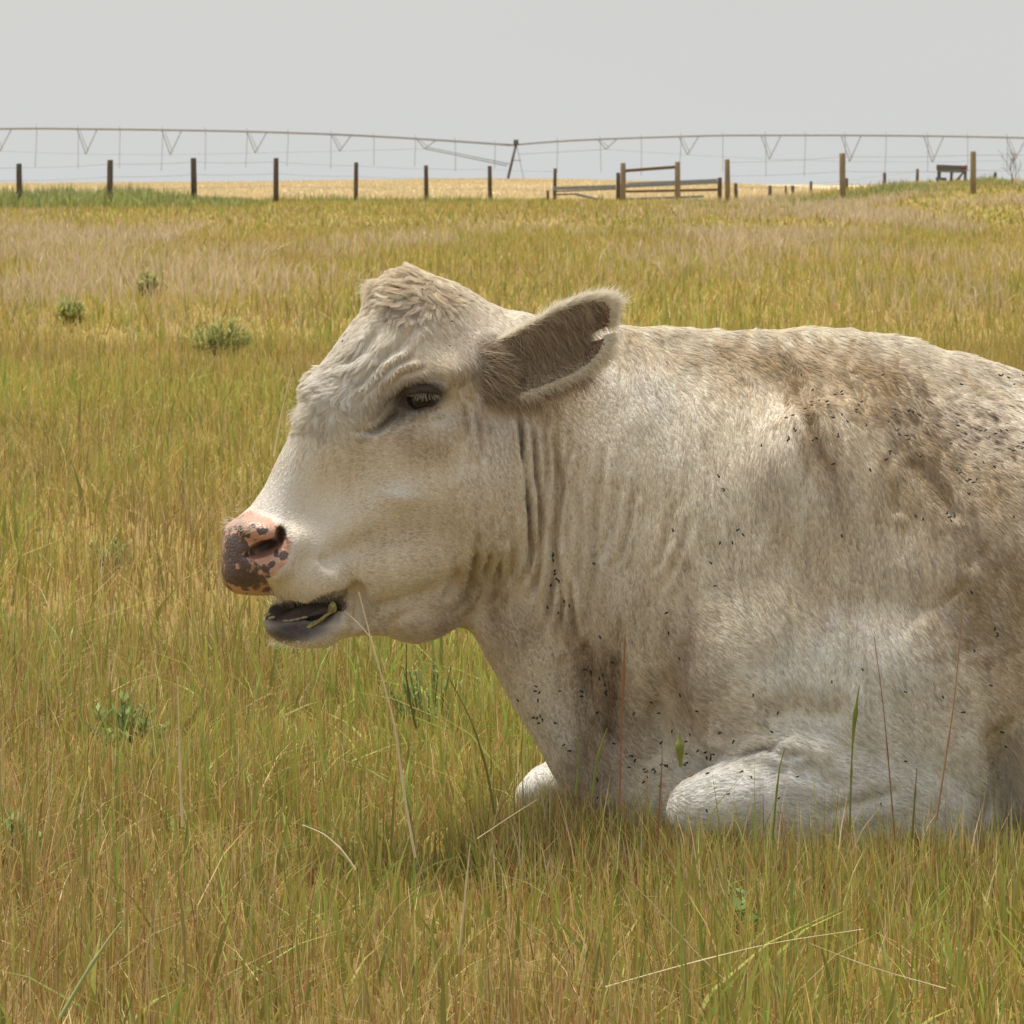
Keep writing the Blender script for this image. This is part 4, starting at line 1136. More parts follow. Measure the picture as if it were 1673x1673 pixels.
# ------------------------------------------------------------------ flies on the cow: one object each
M_fly = simple_mat('fly_body', (0.012, 0.011, 0.012), 0.35, noise=0.3, spec=0.5)
def fly_mesh():
    vs, fs = [], []
    def e_(c, r, nu_=8, nv_=6):
        v_, f_ = sphere_pts((0, 0, 0), 1.0, nu_, nv_)
        off = sum(len(x) for x in vs)
        vs.append(v_ * np.array(r) + np.array(c)); fs.append(f_ + off)
    e_((0, 0, 0), (1.0, 0.8, 0.7)); e_((1.1, 0, 0.05), (0.5, 0.62, 0.5)); e_((-0.9, 0, -0.05), (1.0, 0.75, 0.6))
    for s_ in (-1, 1):
        off = sum(len(x) for x in vs)
        vs.append(np.array([(0.2, 0.2 * s_, 0.45), (-1.7, 0.45 * s_, 0.5), (-1.6, 0.8 * s_, 0.45), (-0.3, 0.6 * s_, 0.42),
                            (0.2, 0.2 * s_, 0.50), (-1.7, 0.45 * s_, 0.55), (-1.6, 0.8 * s_, 0.50), (-0.3, 0.6 * s_, 0.47)]))
        fs.append(np.array([(0, 1, 2, 3), (7, 6, 5, 4), (0, 4, 5, 1), (1, 5, 6, 2), (2, 6, 7, 3), (3, 7, 4, 0)]) + off)
    return np.concatenate(vs) * 0.0022, np.concatenate(fs)
fv_, ff_ = fly_mesh()
FLIES = {
 'back and shoulder': [(1316, 617), (1330, 645), (1290, 686), (1302, 686), (1315, 676), (1332, 668), (1334, 672), (1338, 668), (1352, 666), (1350, 670), (1318, 682), (1304, 706), (1306, 708), (1293, 720), (1292, 724),
   (1374, 648), (1378, 652), (1362, 652), (1371, 683), (1380, 694), (1394, 674), (1396, 680), (1398, 668), (1402, 665), (1366, 715), (1368, 718), (1357, 689), (1412, 698), (1443, 618), (1450, 692), (1458, 674), (1460, 680),
   (1464, 708), (1465, 714), (1481, 716), (1483, 722), (1486, 670), (1492, 676), (1501, 679), (1452, 738), (1455, 742), (1447, 751), (1508, 747), (1330, 720), (1326, 722), (1362, 758), (1420, 770), (1248, 731), (1175, 780), (1184, 802), (1187, 804)],
 'ribs': [(1562, 772), (1566, 776), (1578, 790), (1580, 812), (1585, 786), (1590, 790), (1596, 787), (1568, 635), (1632, 620), (1645, 624), (1636, 618), (1655, 632), (1668, 620), (1593, 709), (1600, 712), (1608, 711), (1622, 716), (1615, 722),
   (1630, 708), (1640, 708), (1578, 714), (1564, 700), (1555, 730), (1595, 748), (1606, 763), (1654, 742), (1660, 735), (1668, 738), (1670, 728), (1499, 845), (1512, 850), (1546, 842), (1549, 850), (1552, 854), (1563, 847), (1624, 770),
   (1590, 967), (1630, 1028), (1632, 1033), (1635, 1037), (1590, 1063), (1617, 1122), (1640, 1189), (1655, 1215), (1654, 845)],
 'neck fold': [(914, 902), (915, 908), (914, 914), (913, 932), (913, 938), (914, 944), (913, 950), (912, 956), (912, 978), (910, 986), (909, 994), (908, 1002), (914, 1004), (916, 998), (935, 988), (981, 922), (984, 1038)],
 'brisket': [(1000, 1082), (1003, 1080), (956, 1092), (974, 1094), (978, 1096), (982, 1098), (983, 1104), (986, 1114), (989, 1126), (987, 1132), (983, 1160), (950, 1128), (951, 1138), (916, 1128), (881, 1116), (880, 1124), (886, 1128), (884, 1140), (850, 1140),
   (876, 1168), (884, 1170), (890, 1166), (894, 1172), (885, 1177), (907, 1178), (924, 1214), (932, 1221), (1002, 1214), (1036, 1230), (1038, 1238), (1031, 1252), (1057, 1262), (1059, 1270), (1056, 1278), (1054, 1256), (1074, 1256), (980, 1272), (990, 1284), (979, 1298)],
 'chest and foreleg': [(1118, 1076), (1118, 1136), (1064, 1139), (1145, 1160), (1039, 1161), (1076, 1165), (1106, 1190), (1127, 1199), (1126, 1214), (1128, 1227), (1142, 1225), (1183, 1194), (1162, 1240), (1166, 1230), (1170, 1226), (1166, 1236), (1090, 1250), (1094, 1252), (1080, 1213), (1092, 1278), (1084, 1284), (1082, 1290),
   (1163, 1246), (1176, 1258), (1158, 1268), (1136, 1272), (1130, 1275), (1212, 1267), (1224, 1274), (1190, 1300), (1272, 1304), (1300, 1274), (1158, 1322), (1440, 1314), (1478, 1240), (1412, 1093), (1360, 1116), (1232, 1136), (1270, 1166), (1480, 1130), (1538, 1139), (1573, 1162),
   (1264, 1200), (1204, 1212), (1106, 867), (1180, 887), (1164, 920), (1172, 957), (1090, 998), (1095, 1033), (1208, 866), (1217, 875), (1200, 888), (1374, 872)],
 'forehead': [(672, 504), (688, 478), (735, 530), (565, 560), (492, 606), (640, 505), (705, 512), (730, 570)],
}
vk = KDTree(len(cv))
for i_, p_ in enumerate(cv): vk.insert(p_, i_)
vk.balance()
fly_me = None
for where, pts in FLIES.items():
    for px, py in pts:
        p_ = on_surface(px, py)
        if p_[2] >= 0: continue
        _, vi, _ = vk.find(p_)
        nn_ = cn[vi]; nw3 = Vector((nn_[0], nn_[2], -nn_[1])).normalized()
        pos = to_world(cv[vi] + cn[vi] * 8.5)
        if fly_me is None:
            o = mesh_np('fly', fv_, ff_, M_fly); fly_me = o.data
        else:
            o = bpy.data.objects.new('fly', fly_me); link(o)
        q = nw3.to_track_quat('Z', 'Y')
        o.rotation_mode = 'QUATERNION'
        from mathutils import Quaternion
        o.rotation_quaternion = q @ Quaternion((0, 0, 1), random.uniform(0, 6.28))
        o.location = tuple(pos)
        s_ = random.uniform(0.75, 1.0) * (0.9 if where != 'forehead' else 0.6)
        o.scale = (s_, s_, s_)
        tag(o, 'small black fly sitting on the hide of the cow\'s ' + where, 'fly', 'black flies on the cow\'s ' + where)

# ------------------------------------------------------------------ grass
def blades(name, x, y, z, h, wd, ldir, lean, face, c0, c1, nseg, mat=None, curl=None):
    n_ = len(x)
    ts = np.linspace(0, 1, nseg + 1)
    V_ = np.zeros((n_, 2 * nseg + 1, 3), np.float32); C_ = np.zeros((n_, 2 * nseg + 1, 3), np.float32)
    lx, ly = np.cos(ldir), np.sin(ldir); fx, fy = np.cos(face), np.sin(face)
    for k_, t in enumerate(ts):
        cx_ = x + lx * h * lean * (0.35 * t + 0.65 * t * t); cy_ = y + ly * h * lean * (0.35 * t + 0.65 * t * t)
        cz_ = z + h * t * (1 - 0.35 * np.minimum(lean, 1.2) * t)
        hw = wd * 0.5 * (1 - t ** 1.6) if k_ < nseg else 0
        col = c0 * (1 - t) + c1 * t
        if k_ < nseg:
            V_[:, 2 * k_, 0] = cx_ - fx * hw; V_[:, 2 * k_, 1] = cy_ - fy * hw; V_[:, 2 * k_, 2] = cz_
            V_[:, 2 * k_ + 1, 0] = cx_ + fx * hw; V_[:, 2 * k_ + 1, 1] = cy_ + fy * hw; V_[:, 2 * k_ + 1, 2] = cz_
            C_[:, 2 * k_] = col; C_[:, 2 * k_ + 1] = col
        else:
            V_[:, -1, 0] = cx_; V_[:, -1, 1] = cy_; V_[:, -1, 2] = cz_; C_[:, -1] = col
    nv_ = 2 * nseg + 1
    base = (np.arange(n_) * nv_)[:, None]
    quads = np.concatenate([base + np.array([[2 * k_, 2 * k_ + 1, 2 * k_ + 3, 2 * k_ + 2]]) for k_ in range(nseg - 1)]) if nseg > 1 else np.zeros((0, 4), int)
    tris = base + np.array([[2 * nseg - 2, 2 * nseg - 1, 2 * nseg]])
    fl = [quads, tris] if nseg > 1 else [tris]
    return mesh_np(name, V_.reshape(-1, 3), fl, mat or M_grass, None, {'tint': C_.reshape(-1, 3)}, smooth=False)

PAL = np.array([1.01, 1.005, 0.99]) * np.array([  # base albedo of the blade kinds
    (0.33, 0.35, 0.085), (0.44, 0.395, 0.105), (0.54, 0.445, 0.15), (0.57, 0.44, 0.22), (0.46, 0.295, 0.135), (0.36, 0.17, 0.08), (0.72, 0.61, 0.39), (0.28, 0.40, 0.09)])
def pick_colors(x, y, weights):
    n_ = len(x)
    w = np.tile(weights, (n_, 1)).astype(float)
    g1 = vnoise(x * 1.1, y * 0.45, seed=41); g2 = vnoise(x * 3.1, y * 1.3, seed=42); g3 = vnoise(x * 0.35, y * 0.12, seed=43)
    gr = np.clip(1 + 0.9 * g1 + 0.7 * g2 + 0.5 * g3, 0.1, 3)
    w[:, 0] *= gr; w[:, 7] *= gr ** 2; w[:, 1] *= 0.5 + 0.5 * gr
    dr = np.clip(1 - 0.7 * g1 + 0.5 * g3, 0.2, 3)
    w[:, 3] *= dr; w[:, 5] *= dr; w[:, 6] *= dr
    cw = np.cumsum(w, 1); cw /= cw[:, -1:]
    k_ = (rng.random((n_, 1)) > cw).sum(1)
    return PAL[np.minimum(k_, 7)] * (1 + 0.16 * g1 + 0.10 * g2)[:, None] * rng.uniform(0.6, 1.32, (n_, 1)) * (1 + rng.normal(0, 0.05, (n_, 3))), k_

def scatter(n_, y0, y1, margin, pw=1.0):
    """positions spread evenly per unit of viewed ground, between two distances"""
    y = y0 + (y1 - y0) * rng.random(n_) ** pw
    half = (CX / F) * y * (1 + 0.08) + margin * 1.3
    x = rng.uniform(-1, 1, n_) * half
    return x, y

def under_cow(x, y):
    u_ = x * S + CX; w_ = (y - 6.0) * S
    T = np.interp(u_, [900, 960, 1080, 1120, 1600, 1700, 2600, 2900], [0, 60, 130, 320, 350, 320, 360, 100])
    return (u_ > 925) & (u_ < 2900) & (np.abs(w_) < T)

def grass_zone(name, n_, y0, y1, margin, hm, wm_, weights, nseg, lean=0.45, pw=1.0, label=''):
    x, y = scatter(n_, y0, y1, margin, pw)
    k_ = ~under_cow(x, y); x, y = x[k_], y[k_]; n_ = len(x)
    z = ground_z(x, y) - 0.006
    c, kind = pick_colors(x, y, weights)
    clump = 0.75 + 0.35 * vnoise(x * 4, y * 2.2, seed=51) + 0.15 * vnoise(x * 12, y * 8, seed=52)
    h = hm * clump * rng.gamma(9, 1 / 9.0, n_) * np.where(kind == 7, 1.1, 1) * np.where(kind == 0, 1.1, 1)
    near_cow = (x > 0.12) & (x < 1.2) & (y > 5.2) & (y < 6)
    h = np.where(near_cow, h * 0.72, h)
    w = wm_ * rng.uniform(0.5, 1.3, n_) * np.where((kind == 0) | (kind == 7), 1.6, np.where(kind >= 3, 0.7, 1.0))
    ld = rng.uniform(0, 2 * math.pi, n_); le = np.abs(rng.normal(0, lean, n_))
    le = np.where(rng.random(n_) < np.where(kind >= 3, 0.2, 0.08), le + rng.uniform(0.5, 1.8, n_), le)
    fc = rng.normal(0, 0.7, n_)
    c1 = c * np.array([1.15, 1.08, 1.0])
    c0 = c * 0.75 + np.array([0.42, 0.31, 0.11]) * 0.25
    w = w * np.where(((kind == 0) | (kind == 7)) & (rng.random(n_) < 0.25), 1.8, 1.0)
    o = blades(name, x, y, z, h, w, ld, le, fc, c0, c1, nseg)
    tag(o, label, 'grass', kind='stuff')
    return o
W_near = [2.2, 3.3, 3.2, 2.6, 2.1, 1.0, 1.3, 0.9]
W_mid = [2.3, 4.0, 3.6, 1.8, 1.3, 0.3, 0.7, 0.4]
W_farr = [2.0, 3.8, 3.8, 2.4, 1.2, 0.2, 1.2, 0.2]
grass_zone('near_grass', 105000, 3.9, 8.6, 0.55, 0.118, 0.0031, W_near, 3, 0.30, 0.8, label='mixed green and rusty grass blades around and in front of the cow')
def beside_cow():
    n_ = 15000
    x = rng.uniform(-0.05, 1.05, n_); y = 6 - np.interp(x * S + CX, [840, 960, 1080, 1110, 1600, 2000], [60, 120, 200, 352, 356, 360]) / S - rng.gamma(1.3, 0.09, n_)
    k_ = ~under_cow(x, y); x, y = x[k_], y[k_]; n_ = len(x)
    c, kind = pick_colors(x, y, W_near)
    h = 0.088 * rng.gamma(8, 1 / 8.0, n_)
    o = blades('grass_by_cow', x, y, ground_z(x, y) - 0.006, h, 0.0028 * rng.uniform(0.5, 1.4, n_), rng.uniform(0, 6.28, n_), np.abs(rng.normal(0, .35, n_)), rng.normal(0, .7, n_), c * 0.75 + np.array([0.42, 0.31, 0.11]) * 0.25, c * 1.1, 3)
    tag(o, 'grass growing up against the cow along its folded foreleg', 'grass', kind='stuff')
beside_cow()
grass_zone('middle_grass', 130000, 8.6, 24, 1.0, 0.14, 0.0052, W_mid, 2, 0.35, 0.85, label='olive green grass behind the cow')
grass_zone('far_grass', 150000, 24, 72, 2.0, 0.15, 0.013, W_farr, 1, 0.4, 0.9, label='drier tan and olive grass of the far pasture')
grass_zone('fence_grass', 90000, 72, 165, 3.0, 0.17, 0.03, W_farr, 1, 0.4, 0.9, label='thin band of grass along the fence line')

# pale seed heads that make the pinkish drifts
def seed_drift(name, n_, patches, y0, y1, label, col):
    x, y = scatter(n_ * 4, y0, y1, 2.0, 0.9)
    px = CX + x / y * F; py = HOR + (HC - ground_z(x, y)) / y * F
    p = np.zeros(len(x))
    for cx_, cy_, rx, ry, am in patches: p = np.maximum(p, am * np.exp(-((px - cx_) / rx) ** 2 - ((py - cy_) / ry) ** 2))
    p *= smooth01((0.15 + vnoise(x * 0.55, y * 0.16, seed=61) + 0.5 * vnoise(x * 1.9, y * 0.5, seed=62)) / 0.55)
    k_ = rng.random(len(x)) < p; x, y = x[k_], y[k_]
    n2 = len(x)
    h = rng.uniform(0.14, 0.34, n2); c = np.array(col)[None] * rng.uniform(0.75, 1.2, (n2, 1))
    w = 0.00030 * y * rng.uniform(0.6, 1.4, n2)
    o = blades(name, x, y, ground_z(x, y), h, w, rng.uniform(0, 6.28, n2), np.abs(rng.normal(0, .35, n2)), rng.normal(0, .5, n2), c * 0.9, c, 2)
    tag(o, label, 'grass', kind='stuff')
seed_drift('seeding_grass', 34000, [(120, 402, 220, 26, 1.2), (380, 408, 200, 20, 1.0), (760, 398, 200, 16, 0.7), (1200, 390, 200, 28, 1.0), (1480, 350, 220, 24, 1.3), (60, 490, 180, 70, 1.3), (1640, 360, 120, 34, 1.2),
    (330, 480, 220, 50, 0.9), (980, 400, 200, 20, 0.5), (1300, 430, 300, 30, 0.4), (150, 545, 220, 40, 0.6), (1550, 470, 200, 50, 0.4)], 20, 140, 'pale pinkish seed heads drifting across the far pasture', (0.69, 0.56, 0.38))

# tall stubble fringe of the golden field
x, y = scatter(60000, 158, 380, 6, 1.0)
k_ = (x < 20 + 0 * y); x, y = x[k_], y[k_]
c = np.array([0.72, 0.59, 0.37])[None] * rng.uniform(0.75, 1.2, (len(x), 1))
o = blades('stubble', x, y, ground_z(x, y), rng.uniform(0.12, 0.28, len(x)), rng.uniform(0.04, 0.10, len(x)), rng.uniform(0, 6.28, len(x)), np.abs(rng.normal(0, .3, len(x))), rng.normal(0, .5, len(x)), c, c, 1)
tag(o, 'golden cut crop standing on the field beyond the fence', 'crop', kind='stuff')

# green weeds along the left of the fence
n_ = 9000
pxs = rng.uniform(-150, 440, n_); y = np.where(rng.random(n_) < 0.8, rng.uniform(113, 122, n_), rng.uniform(106, 112, n_)); x = (pxs - CX) / F * y
h = 0.74 * np.interp(pxs, [-150, 100, 250, 330, 440], [1, 1, 0.9, 0.62, 0.2]) * rng.uniform(0.35, 1.1, n_) * (0.85 + 0.35 * vnoise(x * 1.2, y * 0.3, seed=71))
c = np.array([0.27, 0.31, 0.12])[None] * rng.uniform(0.6, 1.5, (n_, 1)) + rng.random((n_, 1)) * np.array([0.07, 0.05, 0.01])
o = blades('roadside_weeds', x, y, ground_z(x, y), h, rng.uniform(0.03, 0.07, n_), rng.uniform(0, 6.28, n_), np.abs(rng.normal(0, .35, n_)), rng.normal(0, .6, n_), c, c * 1.15, 2)
tag(o, 'tall dark green weeds growing along the left part of the fence', 'weeds', kind='stuff')
n_ = 6000
pxs = np.concatenate([rng.uniform(430, 900, n_ // 4), rng.uniform(1130, 1400, n_ // 4), rng.uniform(1380, 1720, n_ // 2)]); y = np.concatenate([rng.uniform(120, 150, n_ // 4), rng.uniform(104, 122, n_ // 4), rng.uniform(108, 128, n_ // 2)]); x = (pxs - CX) / F * y
h = 0.34 * rng.uniform(0.3, 1.1, n_) * np.clip(0.5 + 0.9 * vnoise(x * 0.8, y * 0.2, seed=72), 0.1, 1.3)
c = np.array([0.26, 0.30, 0.12])[None] * rng.uniform(0.7, 1.4, (n_, 1))
o = blades('fence_weeds', x, y, ground_z(x, y), h, rng.uniform(0.03, 0.06, n_), rng.uniform(0, 6.28, n_), np.abs(rng.normal(0, .35, n_)), rng.normal(0, .6, n_), c, c * 1.15, 2)
tag(o, 'low green weeds at the foot of the fence and gate', 'weeds', kind='stuff')

# ------------------------------------------------------------------ bushy weeds in the pasture: one thing each
def weed(px, py, hgt, rad_, n_st, label, col=(0.36, 0.37, 0.13), leaf=0.05, lw=0.012):
    g0 = ground_at(px, py)
    vs, fs, cs = [], [], []
    cnt = 0
    def tube(a, b_, r):
        nonlocal cnt
        a = np.array(a); b_ = np.array(b_)
        for p_, rr2 in ((a, r), (b_, r * 0.5)):
            for k_ in range(3):
                an = 2.094 * k_; vs.append(p_ + np.array([math.cos(an) * rr2, math.sin(an) * rr2, 0])); cs.append(np.array(col) * 0.9 + 0.02)
        for k_ in range(3): fs.append((cnt + k_, cnt + (k_ + 1) % 3, cnt + 3 + (k_ + 1) % 3, cnt + 3 + k_))
        cnt += 6
    for s_ in range(n_st):
        an = random.uniform(0, 6.28); rr2 = rad_ * math.sqrt(random.random())
        base = np.array([math.cos(an) * rr2 * 0.35, math.sin(an) * rr2 * 0.35, -0.01])
        hh = hgt * random.uniform(0.55, 1.05) * (1 - 0.35 * (rr2 / rad_) ** 2)
        top = np.array([math.cos(an) * rr2 * 1.1, math.sin(an) * rr2 * 1.1, hh])
        tube(base, top, 0.0025 * max(1, g0[1] / 14))
        for k_ in range(10):
            t = random.uniform(0.2, 1.0); p_ = base * (1 - t) + top * t
            a2 = random.uniform(0, 6.28); dl = np.array([math.cos(a2) * 0.7, math.sin(a2) * 0.7, random.uniform(0.2, 1.0)]) * leaf * random.uniform(0.5, 1.1)
            sd = np.array([-math.sin(a2), math.cos(a2), random.uniform(-.4, .4)]) * lw * 0.5
            cc_ = np.array(col) * random.uniform(0.6, 1.6)
            for q_ in (p_, p_ + dl * 0.5 + sd, p_ + dl, p_ + dl * 0.5 - sd): vs.append(q_); cs.append(cc_)
            fs.append((cnt, cnt + 1, cnt + 2, cnt + 3)); cnt += 4
    o = mesh_np('weed', np.array(vs), np.array(fs), M_grass, None, {'tint': np.array(cs)}, smooth=False, loc=tuple(g0))
    tag(o, label, 'weed', 'green weeds in the pasture')
weed(358, 590, 0.25, 0.17, 90, 'largest bushy dark green weed, in the pasture left of the cow\'s forehead', leaf=0.06, lw=0.012)
weed(240, 488, 0.22, 0.10, 40, 'small dark weed highest up in the pasture on the left', leaf=0.08, lw=0.02)
weed(118, 533, 0.17, 0.10, 40, 'small dark weed left of and above the big bushy one', leaf=0.08, lw=0.02)
weed(180, 935, 0.09, 0.07, 26, 'low broad green weed left of the cow\'s muzzle', (0.24, 0.32, 0.11), 0.03, 0.008)
weed(205, 1235, 0.10, 0.07, 24, 'green leafy weed in the grass at lower left', (0.24, 0.32, 0.11), 0.03, 0.008)
weed(700, 1195, 0.14, 0.07, 26, 'feathery green weed under the cow\'s chin', (0.24, 0.32, 0.11), 0.022, 0.004)
weed(1220, 1540, 0.07, 0.03, 8, 'clover like green weed in the grass before the cow\'s knee', (0.24, 0.32, 0.11), 0.022, 0.014)
weed(30, 1440, 0.10, 0.04, 12, 'low green weed at the left edge of the picture', (0.24, 0.32, 0.11), 0.03, 0.008)

# ------------------------------------------------------------------ single tall stalks
def stalk(pts_px, Y, r, col, label, head=None, dy=0.0):
    """a bent stem through photo points at distance Y, round and tapering, with an optional seed head"""
    P = []
    n_ = len(pts_px)
    tq = np.linspace(0, n_ - 1, 4 * (n_ - 1) + 1)
    xs = np.interp(tq, range(n_), [p[0] for p in pts_px]); ys = np.interp(tq, range(n_), [p[1] for p in pts_px])
    # round the corners
    for _ in range(2):
        xs[1:-1] = (xs[:-2] + xs[1:-1] * 2 + xs[2:]) / 4; ys[1:-1] = (ys[:-2] + ys[1:-1] * 2 + ys[2:]) / 4
    for k_, (a, b2) in enumerate(zip(xs, ys)): P.append(wpt(a, b2, Y + dy * k_ / len(xs)))
    P = np.array(P)
    base = P[0].copy(); r = r * 1.35
    vs, fs, cs = [], [], []
    K_ = len(P)
    for i, p_ in enumerate(P):
        t = i / (K_ - 1); rr2 = r * (1 - 0.65 * t)
        if head and t > head: rr2 = r * 2.0 * (1 - 0.8 * abs((t - head) / (1 - head) * 2 - 0.9))
        if i % 7 == 5: rr2 *= 1.5
        for k_ in range(5):
            an = 2 * math.pi * k_ / 5
            vs.append(p_ - base + np.array([math.cos(an) * rr2, math.sin(an) * rr2, 0.4 * math.sin(an) * rr2])); cs.append(np.array(col) * (0.9 + 0.2 * random.random()))
        if i:
            for k_ in range(5): fs.append(((i - 1) * 5 + k_, (i - 1) * 5 + (k_ + 1) % 5, i * 5 + (k_ + 1) % 5, i * 5 + k_))
    o = mesh_np('grass_stalk', np.array(vs), np.array(fs), M_stalk, None, {'tint': np.array(cs)}, loc=tuple(base))
    tag(o, label, 'grass stalk', 'tall single grass stalks')
STRAW = (0.82, 0.70, 0.46); DULL = (0.60, 0.48, 0.29); RUST = (0.34, 0.17, 0.09); GRN = (0.24, 0.28, 0.06); DKG = (0.10, 0.12, 0.04)
stalk([(678, 1400), (660, 1300), (645, 1180), (610, 1060), (586, 967)], 5.35, 0.0016, STRAW, 'long straw stalk leaning across the cow\'s jaw')
stalk([(606, 1042), (585, 1018), (566, 1000)], 5.36, 0.0007, STRAW, 'short straw side shoot touching the mouth corner')
stalk([(680, 1190), (668, 1140), (663, 1100), (664, 1052)], 6.0, 0.0014, (0.20, 0.20, 0.07), 'dark green stem standing right under the chin')
stalk([(298, 1350), (294, 1270), (292, 1180), (290, 1105)], 5.3, 0.0016, STRAW, 'upright pale straw stalk left of the cow\'s mouth')
stalk([(447, 745), (457, 690), (468, 640), (477, 602)], 5.9, 0.0012, STRAW, 'thin straw stalk just in front of the cow\'s nose bridge')
stalk([(1012, 1330), (1014, 1210), (1018, 1120), (1021, 1036)], 5.35, 0.0011, RUST, 'reddish seed stalk before the brisket', head=0.45)
stalk([(1462, 1370), (1452, 1250), (1443, 1150), (1428, 1040)], 5.4, 0.0009, RUST, 'thin brown stalk before the shoulder, left one of the right pair')
stalk([(1530, 1340), (1545, 1240), (1560, 1140), (1572, 1000)], 5.3, 0.0011, (0.42, 0.25, 0.14), 'thin tan stalk before the elbow, leaning right')
stalk([(1388, 1360), (1390, 1280), (1393, 1210), (1397, 1165), (1404, 1120)], 5.4, 0.0012, GRN, 'green stalk with a seed head before the foreleg', head=0.45)
stalk([(1262, 1370), (1268, 1300), (1274, 1250), (1282, 1224)], 5.4, 0.0013, GRN, 'green grass stalk crossing the white knee')
stalk([(1075, 1360), (1078, 1300), (1082, 1240), (1081, 1218)], 5.4, 0.0010, RUST, 'short reddish stalk left of the knee')
stalk([(1112, 1252), (1110, 1225), (1110, 1198)], 5.35, 0.0022, GRN, 'short green seed head before the chest', head=0.05)
stalk([(808, 1330), (795, 1255), (772, 1180), (735, 1110)], 5.7, 0.0015, (0.20, 0.19, 0.06), 'olive stem leaning left below the throat')
stalk([(990, 1612), (1120, 1575), (1260, 1540), (1410, 1518)], 4.6, 0.0010, DULL, 'longest flattened straw lying across the lower right grass')
stalk([(1545, 1615), (1420, 1580), (1320, 1540)], 4.55, 0.0009, DULL, 'straw lying down to the right at the lower right')
stalk([(1195, 1612), (1130, 1550), (1070, 1480), (1030, 1440)], 4.65, 0.0009, DULL, 'pale straw slanting down below the brisket')
stalk([(580, 1420), (560, 1390), (530, 1362), (495, 1348)], 5.0, 0.0014, STRAW, 'bent straw arching over the grass below the mouth')
stalk([(100, 1660), (140, 1590), (180, 1530), (200, 1505)], 4.5, 0.0022, (0.42, 0.46, 0.19), 'broad pale green blade slanting right at lower left')
stalk([(750, 1560), (760, 1460), (768, 1380)], 4.75, 0.0013, STRAW, 'upright straw stalk below the chin in the near grass')
stalk([(780, 1370), (840, 1330), (880, 1305)], 5.2, 0.0007, DULL, 'straw slanting towards the far knee')
stalk([(305, 1620), (300, 1520), (292, 1440), (290, 1390)], 4.6, 0.0016, (0.40, 0.33, 0.12), 'upright olive stalk at lower left')
stalk([(940, 1300), (946, 1250), (945, 1205)], 5.5, 0.0014, GRN, 'green blade standing before the left of the brisket')
stalk([(968, 1300), (975, 1240), (992, 1190)], 5.5, 0.0014, GRN, 'green blade leaning right before the brisket')
stalk([(1490, 1370), (1494, 1310), (1498, 1255)], 5.4, 0.0014, (0.22, 0.2, 0.07), 'dark green stalk before the elbow')

# ------------------------------------------------------------------ fence, gate and far things
def cyl(name, a, b_, r, mat, parent, seg=8, taper=1.0, org=(0, 0, 0), jag=0.0):
    a = np.array(a, float) - org; b_ = np.array(b_, float) - org
    d = b_ - a; d /= np.linalg.norm(d)
    s_ = np.cross(d, [0, 1, 0.01]); s_ /= np.linalg.norm(s_); t_ = np.cross(d, s_)
    vs = []
    for p_, rr2 in ((a, r), (a * 0.5 + b_ * 0.5, r * (1 + taper) / 2 * (1 + jag * 0.1)), (b_ - d * r * 0.25, r * taper), (b_, r * taper * 0.82)):
        for k_ in range(seg):
            an = 2 * math.pi * k_ / seg
            vs.append(p_ + (s_ * math.cos(an) + t_ * math.sin(an)) * rr2)
    fs = [(i * seg + k_, i * seg + (k_ + 1) % seg, (i + 1) * seg + (k_ + 1) % seg, (i + 1) * seg + k_) for i in range(3) for k_ in range(seg)]
    me = bpy.data.meshes.new(name)
    me.from_pydata([tuple(v) for v in vs], [], fs + [tuple(range(seg))[::-1], tuple(3 * seg + k_ for k_ in range(seg))])
    for p in me.polygons: p.use_smooth = len(p.vertices) == 4
    me.materials.append(mat)
    return link(bpy.data.objects.new(name, me), parent)

def bar(name, a, b_, hgt, thk, mat, parent, org=(0, 0, 0)):
    a = np.array(a, float) - org; b_ = np.array(b_, float) - org
    d = b_ - a; d /= np.linalg.norm(d); s_ = np.cross(d, [0, 0, 1]); s_ /= np.linalg.norm(s_); t_ = np.cross(s_, d)
    vs = []; c_ = 0.12
    for p_ in (a, b_):
        for q1, q2 in ((-1, -1 + c_), (-1 + c_, -1), (1 - c_, -1), (1, -1 + c_), (1, 1 - c_), (1 - c_, 1), (-1 + c_, 1), (-1, 1 - c_)):
            vs.append(tuple(p_ + s_ * q1 * thk / 2 + t_ * q2 * hgt / 2))
    fs = [(k_, (k_ + 1) % 8, 8 + (k_ + 1) % 8, 8 + k_) for k_ in range(8)] + [tuple(range(8))[::-1], tuple(range(8, 16))]
    me = bpy.data.meshes.new(name); me.from_pydata(vs, [], fs); me.materials.append(mat)
    return link(bpy.data.objects.new(name, me), parent)

